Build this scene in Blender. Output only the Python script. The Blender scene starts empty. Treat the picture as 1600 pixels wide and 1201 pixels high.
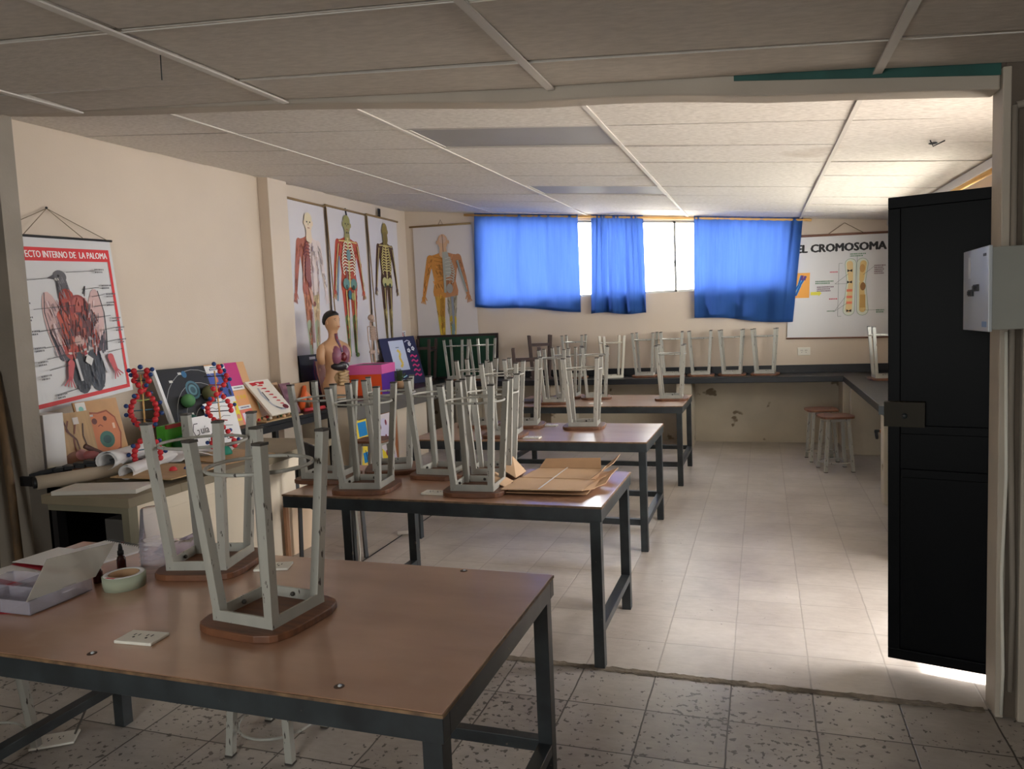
import bpy, bmesh, math, random
from mathutils import Vector, Matrix, Euler
random.seed(7)
PI = math.pi
C = bpy.context.scene.collection
SC = bpy.context.scene

# ------------------------------------------------------------------ camera
cam_d = bpy.data.cameras.new('camera'); cam = bpy.data.objects.new('camera', cam_d); C.objects.link(cam)
cam.matrix_world = Matrix(((0.94759927, 0.01280731, 0.31920462, 0),
                           (0.31672086, 0.09293687, -0.94395478, 0),
                           (-0.0417554, 0.99558963, 0.08401056, 1.70),
                           (0, 0, 0, 1)))
cam_d.sensor_fit = 'HORIZONTAL'; cam_d.sensor_width = 36.0; cam_d.lens = 36.0*1163.4/1600
cam_d.clip_start = 0.05; cam_d.clip_end = 200
SC.camera = cam
# ------------------------------------------------------------------ world, light, exposure
SC.view_settings.view_transform = 'Standard'; SC.view_settings.look = 'None'
SC.view_settings.gamma = 1.0; SC.view_settings.use_curve_mapping = False
SC.view_settings.exposure = 1.06
W = bpy.data.worlds.new('sky'); SC.world = W; W.use_nodes = True
wb = W.node_tree.nodes['Background']
wb.inputs['Color'].default_value = (1.0, 0.975, 0.965, 1); wb.inputs['Strength'].default_value = 7.4

sun_d = bpy.data.lights.new('sun', 'SUN'); sun_d.energy = 13; sun_d.angle = .03; sun_d.color = (1, .96, .92)
sun = bpy.data.objects.new('sun', sun_d); C.objects.link(sun)
sun.rotation_euler = Vector((.38, .22, .90)).to_track_quat('Z', 'Y').to_euler()

def portal(name, loc, rot, sx, sy):
    l = bpy.data.lights.new(name, 'AREA'); l.shape = 'RECTANGLE'; l.size = sx; l.size_y = sy
    l.cycles.is_portal = True
    o = bpy.data.objects.new(name, l); C.objects.link(o); o.location = loc; o.rotation_euler = rot
portal('daylight_back_window', (-1.74, 10.40, 2.45), (-PI/2, 0, 0), 4.3, 1.2)
portal('daylight_side_door', (1.78, 4.18, 1.13), (0, PI/2, 0), 2.3, 1.2)
portal('daylight_side_window', (1.78, 7.4, 1.95), (0, PI/2, 0), 1.1, 3.4)
portal('added_rear_fill', (-1.0, -2.75, 1.75), (PI/2, 0, 0), 1.6, 1.4)  # portal for the added rear opening that fills the near room

# ------------------------------------------------------------------ helpers
def ceil_z(x, y): return 2.76 - 0.10*x + 0.02*(y-4)
def near_z(x, y): return 2.682 - 0.088*x + 0.02*(y-4)

class MB:
    def __init__(s): s.v = []; s.f = []; s.m = []; s.s = []; s.slots = []
    def slot(s, m):
        if m not in s.slots: s.slots.append(m)
        return s.slots.index(m)
    def add(s, vs, fs, m, smooth=False, M=None):
        b = len(s.v); k = s.slot(m)
        for p in vs:
            p = Vector(p); s.v.append(M @ p if M is not None else p)
        for f in fs: s.f.append([b+i for i in f]); s.m.append(k); s.s.append(smooth)
        return s
    def box(s, c, d, m, M=None):
        x, y, z = c; a, b, h = d[0]/2, d[1]/2, d[2]/2
        vs = [(x+i*a, y+j*b, z+k*h) for k in (-1, 1) for j in (-1, 1) for i in (-1, 1)]
        return s.add(vs, [(0, 2, 3, 1), (4, 5, 7, 6), (0, 1, 5, 4), (2, 6, 7, 3), (0, 4, 6, 2), (1, 3, 7, 5)], m, False, M)
    def span(s, lo, hi, m, M=None):
        return s.box([(a+b)/2 for a, b in zip(lo, hi)], [b-a for a, b in zip(lo, hi)], m, M)
    def bar(s, p0, p1, w, h, m, up=(0, 0, 1), w1=None, h1=None):
        p0 = Vector(p0); p1 = Vector(p1); d = (p1-p0).normalized(); up = Vector(up)
        if abs(d.dot(up)) > .97: up = Vector((0, 1, 0))
        r = d.cross(up).normalized(); u = r.cross(d)
        w1 = w1 or w; h1 = h1 or h
        vs = []
        for p, a, b in ((p0, w/2, h/2), (p1, w1/2, h1/2)):
            vs += [p-r*a-u*b, p+r*a-u*b, p+r*a+u*b, p-r*a+u*b]
        return s.add(vs, [(3, 2, 1, 0), (4, 5, 6, 7), (0, 1, 5, 4), (1, 2, 6, 5), (2, 3, 7, 6), (3, 0, 4, 7)], m)
    def vbar(s, p0, p1, a, m, b=None):        # square bar between two points, sections horizontal
        b = b or a
        vs = []
        for p in (p0, p1):
            x, y, z = p; vs += [(x-a/2, y-b/2, z), (x+a/2, y-b/2, z), (x+a/2, y+b/2, z), (x-a/2, y+b/2, z)]
        return s.add(vs, [(3, 2, 1, 0), (4, 5, 6, 7), (0, 1, 5, 4), (1, 2, 6, 5), (2, 3, 7, 6), (3, 0, 4, 7)], m)
    def tube(s, pts, r, m, n=8, closed=False, rs=None):
        pts = [Vector(p) for p in pts]; N = len(pts); vs = []; fs = []
        prev = None
        for i, p in enumerate(pts):
            if closed: t = pts[(i+1) % N]-pts[i-1]
            else: t = pts[min(i+1, N-1)]-pts[max(i-1, 0)]
            t.normalize()
            a = Vector((0, 0, 1)) if abs(t.z) < .9 else Vector((1, 0, 0))
            if prev is not None: a = prev
            u = (a - t*a.dot(t)).normalized(); prev = u; w = t.cross(u)
            R = rs[i] if rs else r
            vs += [p+(u*math.cos(2*PI*k/n)+w*math.sin(2*PI*k/n))*R for k in range(n)]
        for i in range(N if closed else N-1):
            j = (i+1) % N
            for k in range(n):
                l = (k+1) % n; fs.append((i*n+k, i*n+l, j*n+l, j*n+k))
        if not closed: fs += [tuple(range(n))[::-1], tuple((N-1)*n+k for k in range(n))]
        return s.add(vs, fs, m, True)
    def loft(s, rings, m, M=None, cap=True, smooth=True):
        n = len(rings[0]); vs = [p for r in rings for p in r]; fs = []
        for i in range(len(rings)-1):
            for k in range(n):
                l = (k+1) % n; fs.append((i*n+k, i*n+l, (i+1)*n+l, (i+1)*n+k))
        if cap: fs += [tuple(range(n))[::-1], tuple((len(rings)-1)*n+k for k in range(n))]
        return s.add(vs, fs, m, smooth, M)
    def lathe(s, prof, m, c=(0, 0, 0), n=24, M=None, cap=True, smooth=True):
        rings = [[(c[0]+r*math.cos(2*PI*k/n), c[1]+r*math.sin(2*PI*k/n), c[2]+z) for k in range(n)] for r, z in prof]
        return s.loft(rings, m, M, cap, smooth)
    def sphere(s, c, r, m, n=14, sq=(1, 1, 1), half=False, M=None):
        lo = 0 if half else -PI/2; K = n//2; rings = []
        for i in range(K+1):
            a = lo+(PI/2-lo)*i/K; a = min(max(a, -PI/2+.02), PI/2-.02)
            rings.append([(c[0]+sq[0]*r*math.cos(a)*math.cos(2*PI*k/n), c[1]+sq[1]*r*math.cos(a)*math.sin(2*PI*k/n), c[2]+sq[2]*r*math.sin(a)) for k in range(n)])
        return s.loft(rings, m, M)
    def prism(s, poly, z0, z1, m, M=None, smooth=False):
        n = len(poly); vs = [(x, y, z0) for x, y in poly]+[(x, y, z1) for x, y in poly]
        fs = [tuple(range(n))[::-1], tuple(range(n, 2*n))]
        s.add(vs, fs+[(k, (k+1) % n, n+(k+1) % n, n+k) for k in range(n)], m, smooth, M)
        return s
    def prismy(s, poly, y0, y1, m):           # polygon in XZ, extruded along Y
        n = len(poly); vs = [(x, y0, z) for x, z in poly]+[(x, y1, z) for x, z in poly]
        return s.add(vs, [tuple(range(n)), tuple(range(n, 2*n))[::-1]]+[(k, n+k, n+(k+1) % n, (k+1) % n) for k in range(n)], m)
    def prismx(s, poly, x0, x1, m):           # polygon in YZ, extruded along X
        n = len(poly); vs = [(x0, y, z) for y, z in poly]+[(x1, y, z) for y, z in poly]
        return s.add(vs, [tuple(range(n))[::-1], tuple(range(n, 2*n))]+[(k, (k+1) % n, n+(k+1) % n, n+k) for k in range(n)], m)
    def build(s, name, parent=None, bevel=0, loc=None, rot=None, fix=True):
        me = bpy.data.meshes.new(name); me.from_pydata([tuple(p) for p in s.v], [], s.f)
        for m in s.slots: me.materials.append(m)
        me.polygons.foreach_set('material_index', s.m); me.polygons.foreach_set('use_smooth', s.s)
        if fix:
            bm = bmesh.new(); bm.from_mesh(me); bmesh.ops.recalc_face_normals(bm, faces=bm.faces); bm.to_mesh(me); bm.free()
        me.update()
        o = bpy.data.objects.new(name, me); C.objects.link(o)
        if parent is not None: o.parent = parent
        if loc is not None: o.location = loc
        if rot is not None: o.rotation_euler = rot
        if bevel:
            b = o.modifiers.new('bevel', 'BEVEL'); b.width = bevel; b.segments = 2; b.limit_method = 'ANGLE'
        return o

def tag(o, label, cat=None, group=None, kind=None):
    if label: o['label'] = label
    if cat: o['category'] = cat
    if group: o['group'] = group
    if kind: o['kind'] = kind
    return o
def struct(o): o['kind'] = 'structure'; return o
def empty(name, loc, rz=0, label=None, cat=None, group=None):
    o = bpy.data.objects.new(name, None); o.empty_display_size = .1; C.objects.link(o)
    o.location = loc; o.rotation_euler = (0, 0, rz)
    return tag(o, label, cat, group)
def kids(o): return [c for c in list(C.objects) if c.parent == o]
def dup(root, loc, rz=0, label=None, group=None):
    r = root.copy(); C.objects.link(r); r.location = loc; r.rotation_euler = (root.rotation_euler[0], 0, rz)
    if label: r['label'] = label
    if group: r['group'] = group
    for ch in kids(root):
        c = ch.copy(); C.objects.link(c); c.parent = r
        for g in kids(ch):
            d = g.copy(); C.objects.link(d); d.parent = c
    return r

# ------------------------------------------------------------------ materials
def lin(c):
    return tuple(((x/255)/12.92 if x/255 <= .04045 else ((x/255+.055)/1.055)**2.4) for x in c)
def mat(name, col, rough=.6, metal=0, var=0, scale=6, col2=None, bump=0, bscale=40, stretch=(1, 1, 1), spec=.5, spots=None, spot_scale=30, spot_t=.68, coat=0):
    m = bpy.data.materials.new(name); m.use_nodes = True; nt = m.node_tree; N = nt.nodes; L = nt.links
    b = N['Principled BSDF']; c1 = lin(col)
    b.inputs['Base Color'].default_value = (*c1, 1); b.inputs['Roughness'].default_value = rough
    b.inputs['Metallic'].default_value = metal; b.inputs['Specular IOR Level'].default_value = spec
    b.inputs['Coat Weight'].default_value = coat
    out = None
    if var or spots or bump:
        tc = N.new('ShaderNodeTexCoord'); mp = N.new('ShaderNodeMapping'); mp.inputs['Scale'].default_value = stretch
        L.new(tc.outputs['Object'], mp.inputs['Vector'])
    if var:
        n = N.new('ShaderNodeTexNoise'); n.inputs['Scale'].default_value = scale; n.inputs['Detail'].default_value = 6
        L.new(mp.outputs[0], n.inputs['Vector'])
        r = N.new('ShaderNodeValToRGB'); r.color_ramp.elements[0].position = .35; r.color_ramp.elements[1].position = .68
        c2 = lin(col2) if col2 else tuple(x*(1-var) for x in c1)
        r.color_ramp.elements[0].color = (*c2, 1); r.color_ramp.elements[1].color = (*c1, 1)
        L.new(n.outputs['Fac'], r.inputs[0]); out = r.outputs[0]
    if spots:
        n = N.new('ShaderNodeTexNoise'); n.inputs['Scale'].default_value = spot_scale; n.inputs['Detail'].default_value = 3
        L.new(mp.outputs[0], n.inputs['Vector'])
        r = N.new('ShaderNodeValToRGB'); r.color_ramp.elements[0].position = spot_t; r.color_ramp.elements[1].position = spot_t+.025
        r.color_ramp.elements[0].color = (0, 0, 0, 1); r.color_ramp.elements[1].color = (1, 1, 1, 1)
        L.new(n.outputs['Fac'], r.inputs[0])
        mx = N.new('ShaderNodeMix'); mx.data_type = 'RGBA'
        L.new(r.outputs[0], mx.inputs['Factor'])
        if out: L.new(out, mx.inputs['A'])
        else: mx.inputs['A'].default_value = (*c1, 1)
        mx.inputs['B'].default_value = (*lin(spots), 1); out = mx.outputs['Result']
    if out: L.new(out, b.inputs['Base Color'])
    if bump:
        n = N.new('ShaderNodeTexNoise'); n.inputs['Scale'].default_value = bscale; n.inputs['Detail'].default_value = 4
        L.new(mp.outputs[0], n.inputs['Vector'])
        bp = N.new('ShaderNodeBump'); bp.inputs['Strength'].default_value = bump; bp.inputs['Distance'].default_value = .01
        L.new(n.outputs['Fac'], bp.inputs['Height']); L.new(bp.outputs[0], b.inputs['Normal'])
    return m
_cc = {}
def ink(*c):
    """flat printed or painted colour"""
    if c not in _cc: _cc[c] = mat('ink_%02x%02x%02x' % c, c, .55)
    return _cc[c]

M_wall = mat('cream_wall_paint', (214, 198, 180), .75, var=.07, scale=1.2, bump=.12, bscale=60)
M_wall_low = mat('stained_lower_wall', (196, 184, 164), .8, var=.16, scale=2.2, bump=.2, bscale=30, spots=(120, 104, 84), spot_scale=3.4, spot_t=.655)
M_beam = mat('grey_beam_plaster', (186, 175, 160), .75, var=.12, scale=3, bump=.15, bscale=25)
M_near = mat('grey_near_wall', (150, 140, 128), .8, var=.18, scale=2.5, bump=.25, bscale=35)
M_teal = mat('teal_paint', (38, 92, 84), .6, var=.3, scale=5)
M_tbar = mat('ceiling_bar', (200, 194, 186), .6)
M_gap = mat('dark_gap', (60, 54, 48), .9)
M_diff = mat('grey_light_diffuser', (158, 156, 154), .6, var=.05, scale=3)
M_frame = mat('dark_steel_paint', (30, 33, 36), .42, var=.35, scale=9, col2=(46, 52, 55), spots=(92, 84, 74), spot_scale=26, spot_t=.72)
M_black = mat('black_paint', (18, 18, 21), .5)
M_door = mat('black_door_steel', (3, 4, 7), .45, var=.3, scale=3, spec=.09)
M_stool = mat('chipped_grey_green_paint', (172, 170, 161), .42, var=.12, scale=7, spots=(52, 44, 38), spot_scale=30, spot_t=.655, stretch=(2.2, 2.2, .6))
M_cap = mat('dark_foot_cap', (62, 57, 52), .6)
M_seat = mat('worn_brown_wood', (124, 80, 54), .5, var=.3, scale=5, col2=(92, 58, 40), stretch=(1, 8, 1), bump=.08)
M_dstool = mat('dark_brown_wood', (74, 56, 52), .5, var=.25, scale=7)
M_counter = mat('black_painted_counter', (26, 28, 34), .38, var=.3, scale=3, bump=.1, bscale=14, spots=(60, 62, 66), spot_scale=9, spot_t=.68)
M_slab = mat('grey_green_cabinet', (128, 122, 102), .6, var=.15, scale=3)
M_cabtop = mat('dusty_cabinet_top', (138, 126, 104), .6, var=.15, scale=3)
M_cream = mat('cream_panel', (232, 218, 196), .5, var=.04, scale=2)
M_white = mat('white_paper', (226, 224, 224), .6)
M_vinyl = mat('poster_vinyl', (214, 213, 214), .3, bump=.18, bscale=7)
M_paper = mat('poster_paper', (212, 206, 206), .5, bump=.1, bscale=5)
M_rod = mat('wood_rod', (150, 122, 84), .6, var=.2)
M_pine = mat('pine_rod', (224, 176, 108), .5, var=.1)
M_plastic = mat('white_plastic', (226, 222, 210), .4)
M_cord = mat('string', (120, 104, 82), .8)
M_card = mat('cardboard', (186, 148, 112), .75, var=.12, scale=5)
M_cardl = mat('light_cardboard', (214, 178, 142), .75, var=.08, scale=4)
M_ply = mat('plywood', (196, 160, 116), .6, var=.2, scale=4, stretch=(1, 10, 1))
M_steel = mat('metal_box_paint', (150, 150, 142), .45, metal=.1, var=.12, scale=5)
M_steel_l = mat('metal_box_cover', (186, 190, 194), .35, metal=.2)
M_alu = mat('window_aluminium', (170, 172, 172), .4, metal=.6)
M_red = mat('red_bead', (206, 44, 52), .45)
M_blue = mat('blue_bead', (30, 62, 120), .45)
M_dnag = mat('green_foam', (18, 122, 98), .6)
M_skin = mat('torso_skin', (202, 156, 118), .45, var=.06)
M_hair = mat('black_hair', (24, 20, 18), .5)
M_stick = mat('worn_broom_stick', (104, 80, 52), .7, var=.5, scale=8, stretch=(3, 3, .5))

def nodes(name):
    m = bpy.data.materials.new(name); m.use_nodes = True
    return m, m.node_tree.nodes, m.node_tree.links, m.node_tree.nodes['Principled BSDF']

# curtain cloth: lets daylight through
def cloth():
    m, N, L, b = nodes('blue_curtain_cloth'); out = N['Material Output']
    tc = N.new('ShaderNodeTexCoord'); mp = N.new('ShaderNodeMapping'); mp.inputs['Scale'].default_value = (60, 60, 3)
    n = N.new('ShaderNodeTexNoise'); n.inputs['Scale'].default_value = 1.0
    L.new(tc.outputs['Object'], mp.inputs[0]); L.new(mp.outputs[0], n.inputs['Vector'])
    r = N.new('ShaderNodeValToRGB'); r.color_ramp.elements[0].color = (*lin((132, 160, 216)), 1); r.color_ramp.elements[1].color = (*lin((150, 176, 230)), 1)
    L.new(n.outputs['Fac'], r.inputs[0])
    d = N.new('ShaderNodeBsdfDiffuse'); d.inputs['Color'].default_value = (*lin((58, 98, 156)), 1)
    t = N.new('ShaderNodeBsdfTranslucent'); L.new(r.outputs[0], t.inputs['Color'])
    mx = N.new('ShaderNodeMixShader'); mx.inputs[0].default_value = .5
    L.new(d.outputs[0], mx.inputs[1]); L.new(t.outputs[0], mx.inputs[2]); L.new(mx.outputs[0], out.inputs['Surface'])
    return m
M_cloth = cloth()
def glass(name, tint=(1, 1, 1), milk=0.0, milkcol=(230, 226, 236), gl=.5):
    m, N, L, b = nodes(name); out = N['Material Output']
    t = N.new('ShaderNodeBsdfTransparent'); t.inputs['Color'].default_value = (*tint, 1)
    g = N.new('ShaderNodeBsdfGlossy'); g.inputs['Roughness'].default_value = .08
    lw = N.new('ShaderNodeLayerWeight'); lw.inputs['Blend'].default_value = .15
    ma = N.new('ShaderNodeMath'); ma.operation = 'MULTIPLY'; ma.inputs[1].default_value = gl; L.new(lw.outputs['Fresnel'], ma.inputs[0])
    mx = N.new('ShaderNodeMixShader'); L.new(ma.outputs[0], mx.inputs[0])
    first = t.outputs[0]
    if milk:
        d = N.new('ShaderNodeBsdfDiffuse'); d.inputs['Color'].default_value = (*lin(milkcol), 1)
        m2 = N.new('ShaderNodeMixShader'); m2.inputs[0].default_value = milk; L.new(t.outputs[0], m2.inputs[1]); L.new(d.outputs[0], m2.inputs[2]); first = m2.outputs[0]
    L.new(first, mx.inputs[1]); L.new(g.outputs[0], mx.inputs[2]); L.new(mx.outputs[0], out.inputs['Surface'])
    return m
M_glass = glass('window_glass', (.96, .98, .97))
M_clear = glass('clear_plastic', (.95, .95, .95), .34, gl=1)
M_cup = glass('frosted_cup_plastic', (.95, .95, .97), .22, (226, 220, 232), gl=1)
M_tape = glass('clear_tape_roll', (.9, .92, .86), .6, (196, 204, 180), gl=1)

def floor_mat(name, base, dark, line, grout, speck, rough, linefac, tilevar=.14):
    m, N, L, b = nodes(name)
    g = N.new('ShaderNodeNewGeometry'); sep = N.new('ShaderNodeSeparateXYZ')
    nz = N.new('ShaderNodeTexNoise'); nz.inputs['Scale'].default_value = 9; nz.inputs['Detail'].default_value = 4
    L.new(g.outputs['Position'], nz.inputs['Vector'])
    sub = N.new('ShaderNodeVectorMath'); sub.operation = 'SUBTRACT'; sub.inputs[1].default_value = (.5, .5, .5); L.new(nz.outputs['Color'], sub.inputs[0])
    sc = N.new('ShaderNodeVectorMath'); sc.operation = 'SCALE'; sc.inputs['Scale'].default_value = .008; L.new(sub.outputs[0], sc.inputs[0])
    ad = N.new('ShaderNodeVectorMath'); ad.operation = 'ADD'; L.new(g.outputs['Position'], ad.inputs[0]); L.new(sc.outputs[0], ad.inputs[1])
    L.new(ad.outputs[0], sep.inputs[0])
    def m2(op, a, bb=None, c=None):
        n = N.new('ShaderNodeMath'); n.operation = op
        for i, v in enumerate((a, bb, c)):
            if v is None: continue
            if isinstance(v, (int, float)): n.inputs[i].default_value = v
            else: L.new(v, n.inputs[i])
        return n.outputs[0]
    T = .345
    def dist(o, off):
        f = m2('FRACT', m2('DIVIDE', m2('SUBTRACT', o, off), T)); return m2('MULTIPLY', m2('MINIMUM', f, m2('SUBTRACT', 1, f)), T)
    d = m2('MINIMUM', dist(sep.outputs['X'], -.155-T*40), dist(sep.outputs['Y'], 3.10-T*40))
    ramp = N.new('ShaderNodeMapRange'); ramp.inputs['From Min'].default_value = line*.4; ramp.inputs['From Max'].default_value = line
    ramp.inputs['To Min'].default_value = linefac; ramp.inputs['To Max'].default_value = 0; L.new(d, ramp.inputs['Value'])
    # per tile tone
    fx = m2('FLOOR', m2('DIVIDE', m2('SUBTRACT', sep.outputs['X'], -.155), T)); fy = m2('FLOOR', m2('DIVIDE', m2('SUBTRACT', sep.outputs['Y'], 3.10), T))
    cmb = N.new('ShaderNodeCombineXYZ'); L.new(fx, cmb.inputs[0]); L.new(fy, cmb.inputs[1])
    wn = N.new('ShaderNodeTexWhiteNoise'); wn.noise_dimensions = '3D'; L.new(cmb.outputs[0], wn.inputs['Vector'])
    n1 = N.new('ShaderNodeTexNoise'); n1.inputs['Scale'].default_value = 1.7; n1.inputs['Detail'].default_value = 8; n1.inputs['Roughness'].default_value = .65
    L.new(g.outputs['Position'], n1.inputs['Vector'])
    n4 = N.new('ShaderNodeTexNoise'); n4.inputs['Scale'].default_value = 34; n4.inputs['Detail'].default_value = 8; n4.inputs['Roughness'].default_value = .7
    mp4 = N.new('ShaderNodeMapping'); mp4.inputs['Scale'].default_value = (.35, 1, 1); L.new(g.outputs['Position'], mp4.inputs[0]); L.new(mp4.outputs[0], n4.inputs['Vector'])
    s1 = m2('ADD', m2('ADD', m2('MULTIPLY', n1.outputs['Fac'], .62), m2('MULTIPLY', n4.outputs['Fac'], .22)), m2('MULTIPLY', wn.outputs['Value'], tilevar))
    cr = N.new('ShaderNodeValToRGB'); cr.color_ramp.elements[0].position = .32; cr.color_ramp.elements[1].position = .66
    cr.color_ramp.elements[0].color = (*lin(dark), 1); cr.color_ramp.elements[1].color = (*lin(base), 1); L.new(s1, cr.inputs[0])
    # pits
    n2 = N.new('ShaderNodeTexNoise'); n2.inputs['Scale'].default_value = 36; n2.inputs['Detail'].default_value = 3; L.new(g.outputs['Position'], n2.inputs['Vector'])
    n3 = N.new('ShaderNodeTexNoise'); n3.inputs['Scale'].default_value = 2.2; L.new(g.outputs['Position'], n3.inputs['Vector'])
    pit = m2('MULTIPLY', m2('GREATER_THAN', m2('ADD', n2.outputs['Fac'], m2('MULTIPLY', n3.outputs['Fac'], .35)), speck), .8)
    fac = m2('MAXIMUM', ramp.outputs[0], pit)
    mx = N.new('ShaderNodeMix'); mx.data_type = 'RGBA'; L.new(fac, mx.inputs['Factor']); L.new(cr.outputs[0], mx.inputs['A']); mx.inputs['B'].default_value = (*lin(grout), 1)
    L.new(mx.outputs['Result'], b.inputs['Base Color'])
    rr = m2('ADD', m2('MULTIPLY', n1.outputs['Fac'], .35), rough-.17); L.new(rr, b.inputs['Roughness'])
    bp = N.new('ShaderNodeBump'); bp.inputs['Strength'].default_value = .5; bp.inputs['Distance'].default_value = .004; bp.invert = True
    L.new(fac, bp.inputs['Height']); L.new(bp.outputs[0], b.inputs['Normal'])
    return m
M_floor = floor_mat('worn_cement_tiles', (208, 200, 191), (160, 150, 140), .005, (112, 102, 90), .92, .40, .35, .05)
M_floor_n = floor_mat('pitted_cement_tiles', (190, 184, 176), (140, 132, 124), .0045, (52, 46, 40), .80, .40, .9)

def table_mat():
    m, N, L, b = nodes('scuffed_table_laminate')
    tc = N.new('ShaderNodeTexCoord'); mp = N.new('ShaderNodeMapping'); mp.inputs['Scale'].default_value = (1.2, 3, 1); L.new(tc.outputs['Object'], mp.inputs[0])
    n = N.new('ShaderNodeTexNoise'); n.inputs['Scale'].default_value = 2; n.inputs['Detail'].default_value = 7; L.new(mp.outputs[0], n.inputs['Vector'])
    r = N.new('ShaderNodeValToRGB'); r.color_ramp.elements[0].position = .3; r.color_ramp.elements[1].position = .75
    r.color_ramp.elements[0].color = (*lin((156, 116, 92)), 1); r.color_ramp.elements[1].color = (*lin((182, 142, 116)), 1); L.new(n.outputs['Fac'], r.inputs[0])
    n2 = N.new('ShaderNodeTexNoise'); n2.inputs['Scale'].default_value = 2.4; n2.inputs['Detail'].default_value = 8; n2.inputs['Distortion'].default_value = 1.2; L.new(tc.outputs['Object'], n2.inputs['Vector'])
    r2 = N.new('ShaderNodeValToRGB'); r2.color_ramp.elements[0].position = .62; r2.color_ramp.elements[1].position = .8
    r2.color_ramp.elements[0].color = (0, 0, 0, 1); r2.color_ramp.elements[1].color = (.35, .35, .35, 1); L.new(n2.outputs['Fac'], r2.inputs[0])
    mx = N.new('ShaderNodeMix'); mx.data_type = 'RGBA'; L.new(r2.outputs[0], mx.inputs['Factor']); L.new(r.outputs[0], mx.inputs['A']); mx.inputs['B'].default_value = (*lin((206, 182, 160)), 1)
    L.new(mx.outputs['Result'], b.inputs['Base Color'])
    mr = N.new('ShaderNodeMapRange'); mr.inputs['To Min'].default_value = .12; mr.inputs['To Max'].default_value = .3; L.new(n2.outputs['Fac'], mr.inputs['Value']); L.new(mr.outputs[0], b.inputs['Roughness']); b.inputs['Coat Weight'].default_value = .7; b.inputs['Coat Roughness'].default_value = .28
    return m
M_top = table_mat()
M_topedge = mat('worn_table_edge', (132, 102, 72), .6, var=.4, scale=20, col2=(84, 62, 44))

def tile_mat():
    m, N, L, b = nodes('mineral_ceiling_tile')
    tc = N.new('ShaderNodeTexCoord'); mp = N.new('ShaderNodeMapping'); mp.inputs['Scale'].default_value = (9, 26, 9); L.new(tc.outputs['Object'], mp.inputs[0])
    n = N.new('ShaderNodeTexNoise'); n.inputs['Scale'].default_value = 3; n.inputs['Detail'].default_value = 5; L.new(mp.outputs[0], n.inputs['Vector'])
    r = N.new('ShaderNodeValToRGB'); r.color_ramp.elements[0].position = .38; r.color_ramp.elements[1].position = .6
    r.color_ramp.elements[0].color = (*lin((206, 199, 190)), 1); r.color_ramp.elements[1].color = (*lin((226, 220, 212)), 1); L.new(n.outputs['Fac'], r.inputs[0])
    n2 = N.new('ShaderNodeTexNoise'); n2.inputs['Scale'].default_value = .8; n2.inputs['Detail'].default_value = 2; L.new(tc.outputs['Object'], n2.inputs['Vector'])
    r2 = N.new('ShaderNodeValToRGB'); r2.color_ramp.elements[0].position = .74; r2.color_ramp.elements[1].position = .80
    r2.color_ramp.elements[0].color = (0, 0, 0, 1); r2.color_ramp.elements[1].color = (.5, .5, .5, 1); L.new(n2.outputs['Fac'], r2.inputs[0])
    mx = N.new('ShaderNodeMix'); mx.data_type = 'RGBA'; L.new(r2.outputs[0], mx.inputs['Factor']); L.new(r.outputs[0], mx.inputs['A']); mx.inputs['B'].default_value = (*lin((150, 124, 96)), 1)
    L.new(mx.outputs['Result'], b.inputs['Base Color']); b.inputs['Roughness'].default_value = .85
    bp = N.new('ShaderNodeBump'); bp.inputs['Strength'].default_value = .25; bp.inputs['Distance'].default_value = .004; L.new(n.outputs['Fac'], bp.inputs['Height']); L.new(bp.outputs[0], b.inputs['Normal'])
    return m
M_tile = tile_mat()
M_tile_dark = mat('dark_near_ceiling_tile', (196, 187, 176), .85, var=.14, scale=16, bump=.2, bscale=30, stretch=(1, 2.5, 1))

# ------------------------------------------------------------------ the room
XL, XR, YB, YP = -5.0, 1.5, 10.15, 3.4
NXL, NXR, NYB = -5.2, 2.4, -2.6
o = MB().span((XL-.1, YP+.06, -.1), (XR+.1, YB+.1, 0), M_floor).build('floor'); struct(o)
# raised, worn edge of the far floor along the old wall line
def rough_strip(name, x0, x1, y0, y1, z, m, n=260, amp=.008):
    b = MB(); vs = []; fs = []
    for i in range(n+1):
        x = x0+(x1-x0)*i/n
        vs += [(x, y0+random.uniform(-amp, amp), 0.0), (x, y0+random.uniform(-amp, amp)*.4+.008, z), (x, y1+random.uniform(-amp, amp), z+random.uniform(-.001, .001)), (x, y1+.012, -.004)]
    for i in range(n):
        for k in range(3): fs.append((i*4+k, (i+1)*4+k, (i+1)*4+k+1, i*4+k+1))
    return b.add(vs, fs, m).build(name)
M_crack = mat('broken_joint_mortar', (140, 128, 112), .9, var=.55, scale=10, bump=.8, bscale=60)
struct(rough_strip('trim_1', -4.385, .86, YP+.015, YP+.055, .004, M_crack))
o = MB().span((NXL-.1, NYB-.1, -.1), (NXR+.1, YP+.06, -.002), M_floor_n).build('floor_near'); struct(o)
o = MB().span((XR, 3.0, -.12), (8, 14, -.04), mat('outdoor_concrete', (206, 200, 190), .8, var=.15)).build('ground_outside'); struct(o)
o = MB().span((-14, YB+.2, -.3), (8, 30, -.2), bpy.data.materials['outdoor_concrete']).build('ground_behind'); struct(o)

# far walls
struct(MB().prismx([(YP+.06, 0), (YB+.1, 0), (YB+.1, 3.45), (YP+.06, 3.45)], XL-.15, XL, M_wall).build('wall_left'))
# plastered column on the left wall
struct(MB().span((XL, 6.72, 0), (XL+.13, 7.05, 3.42), M_wall).build('trim_2', bevel=.006))
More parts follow.
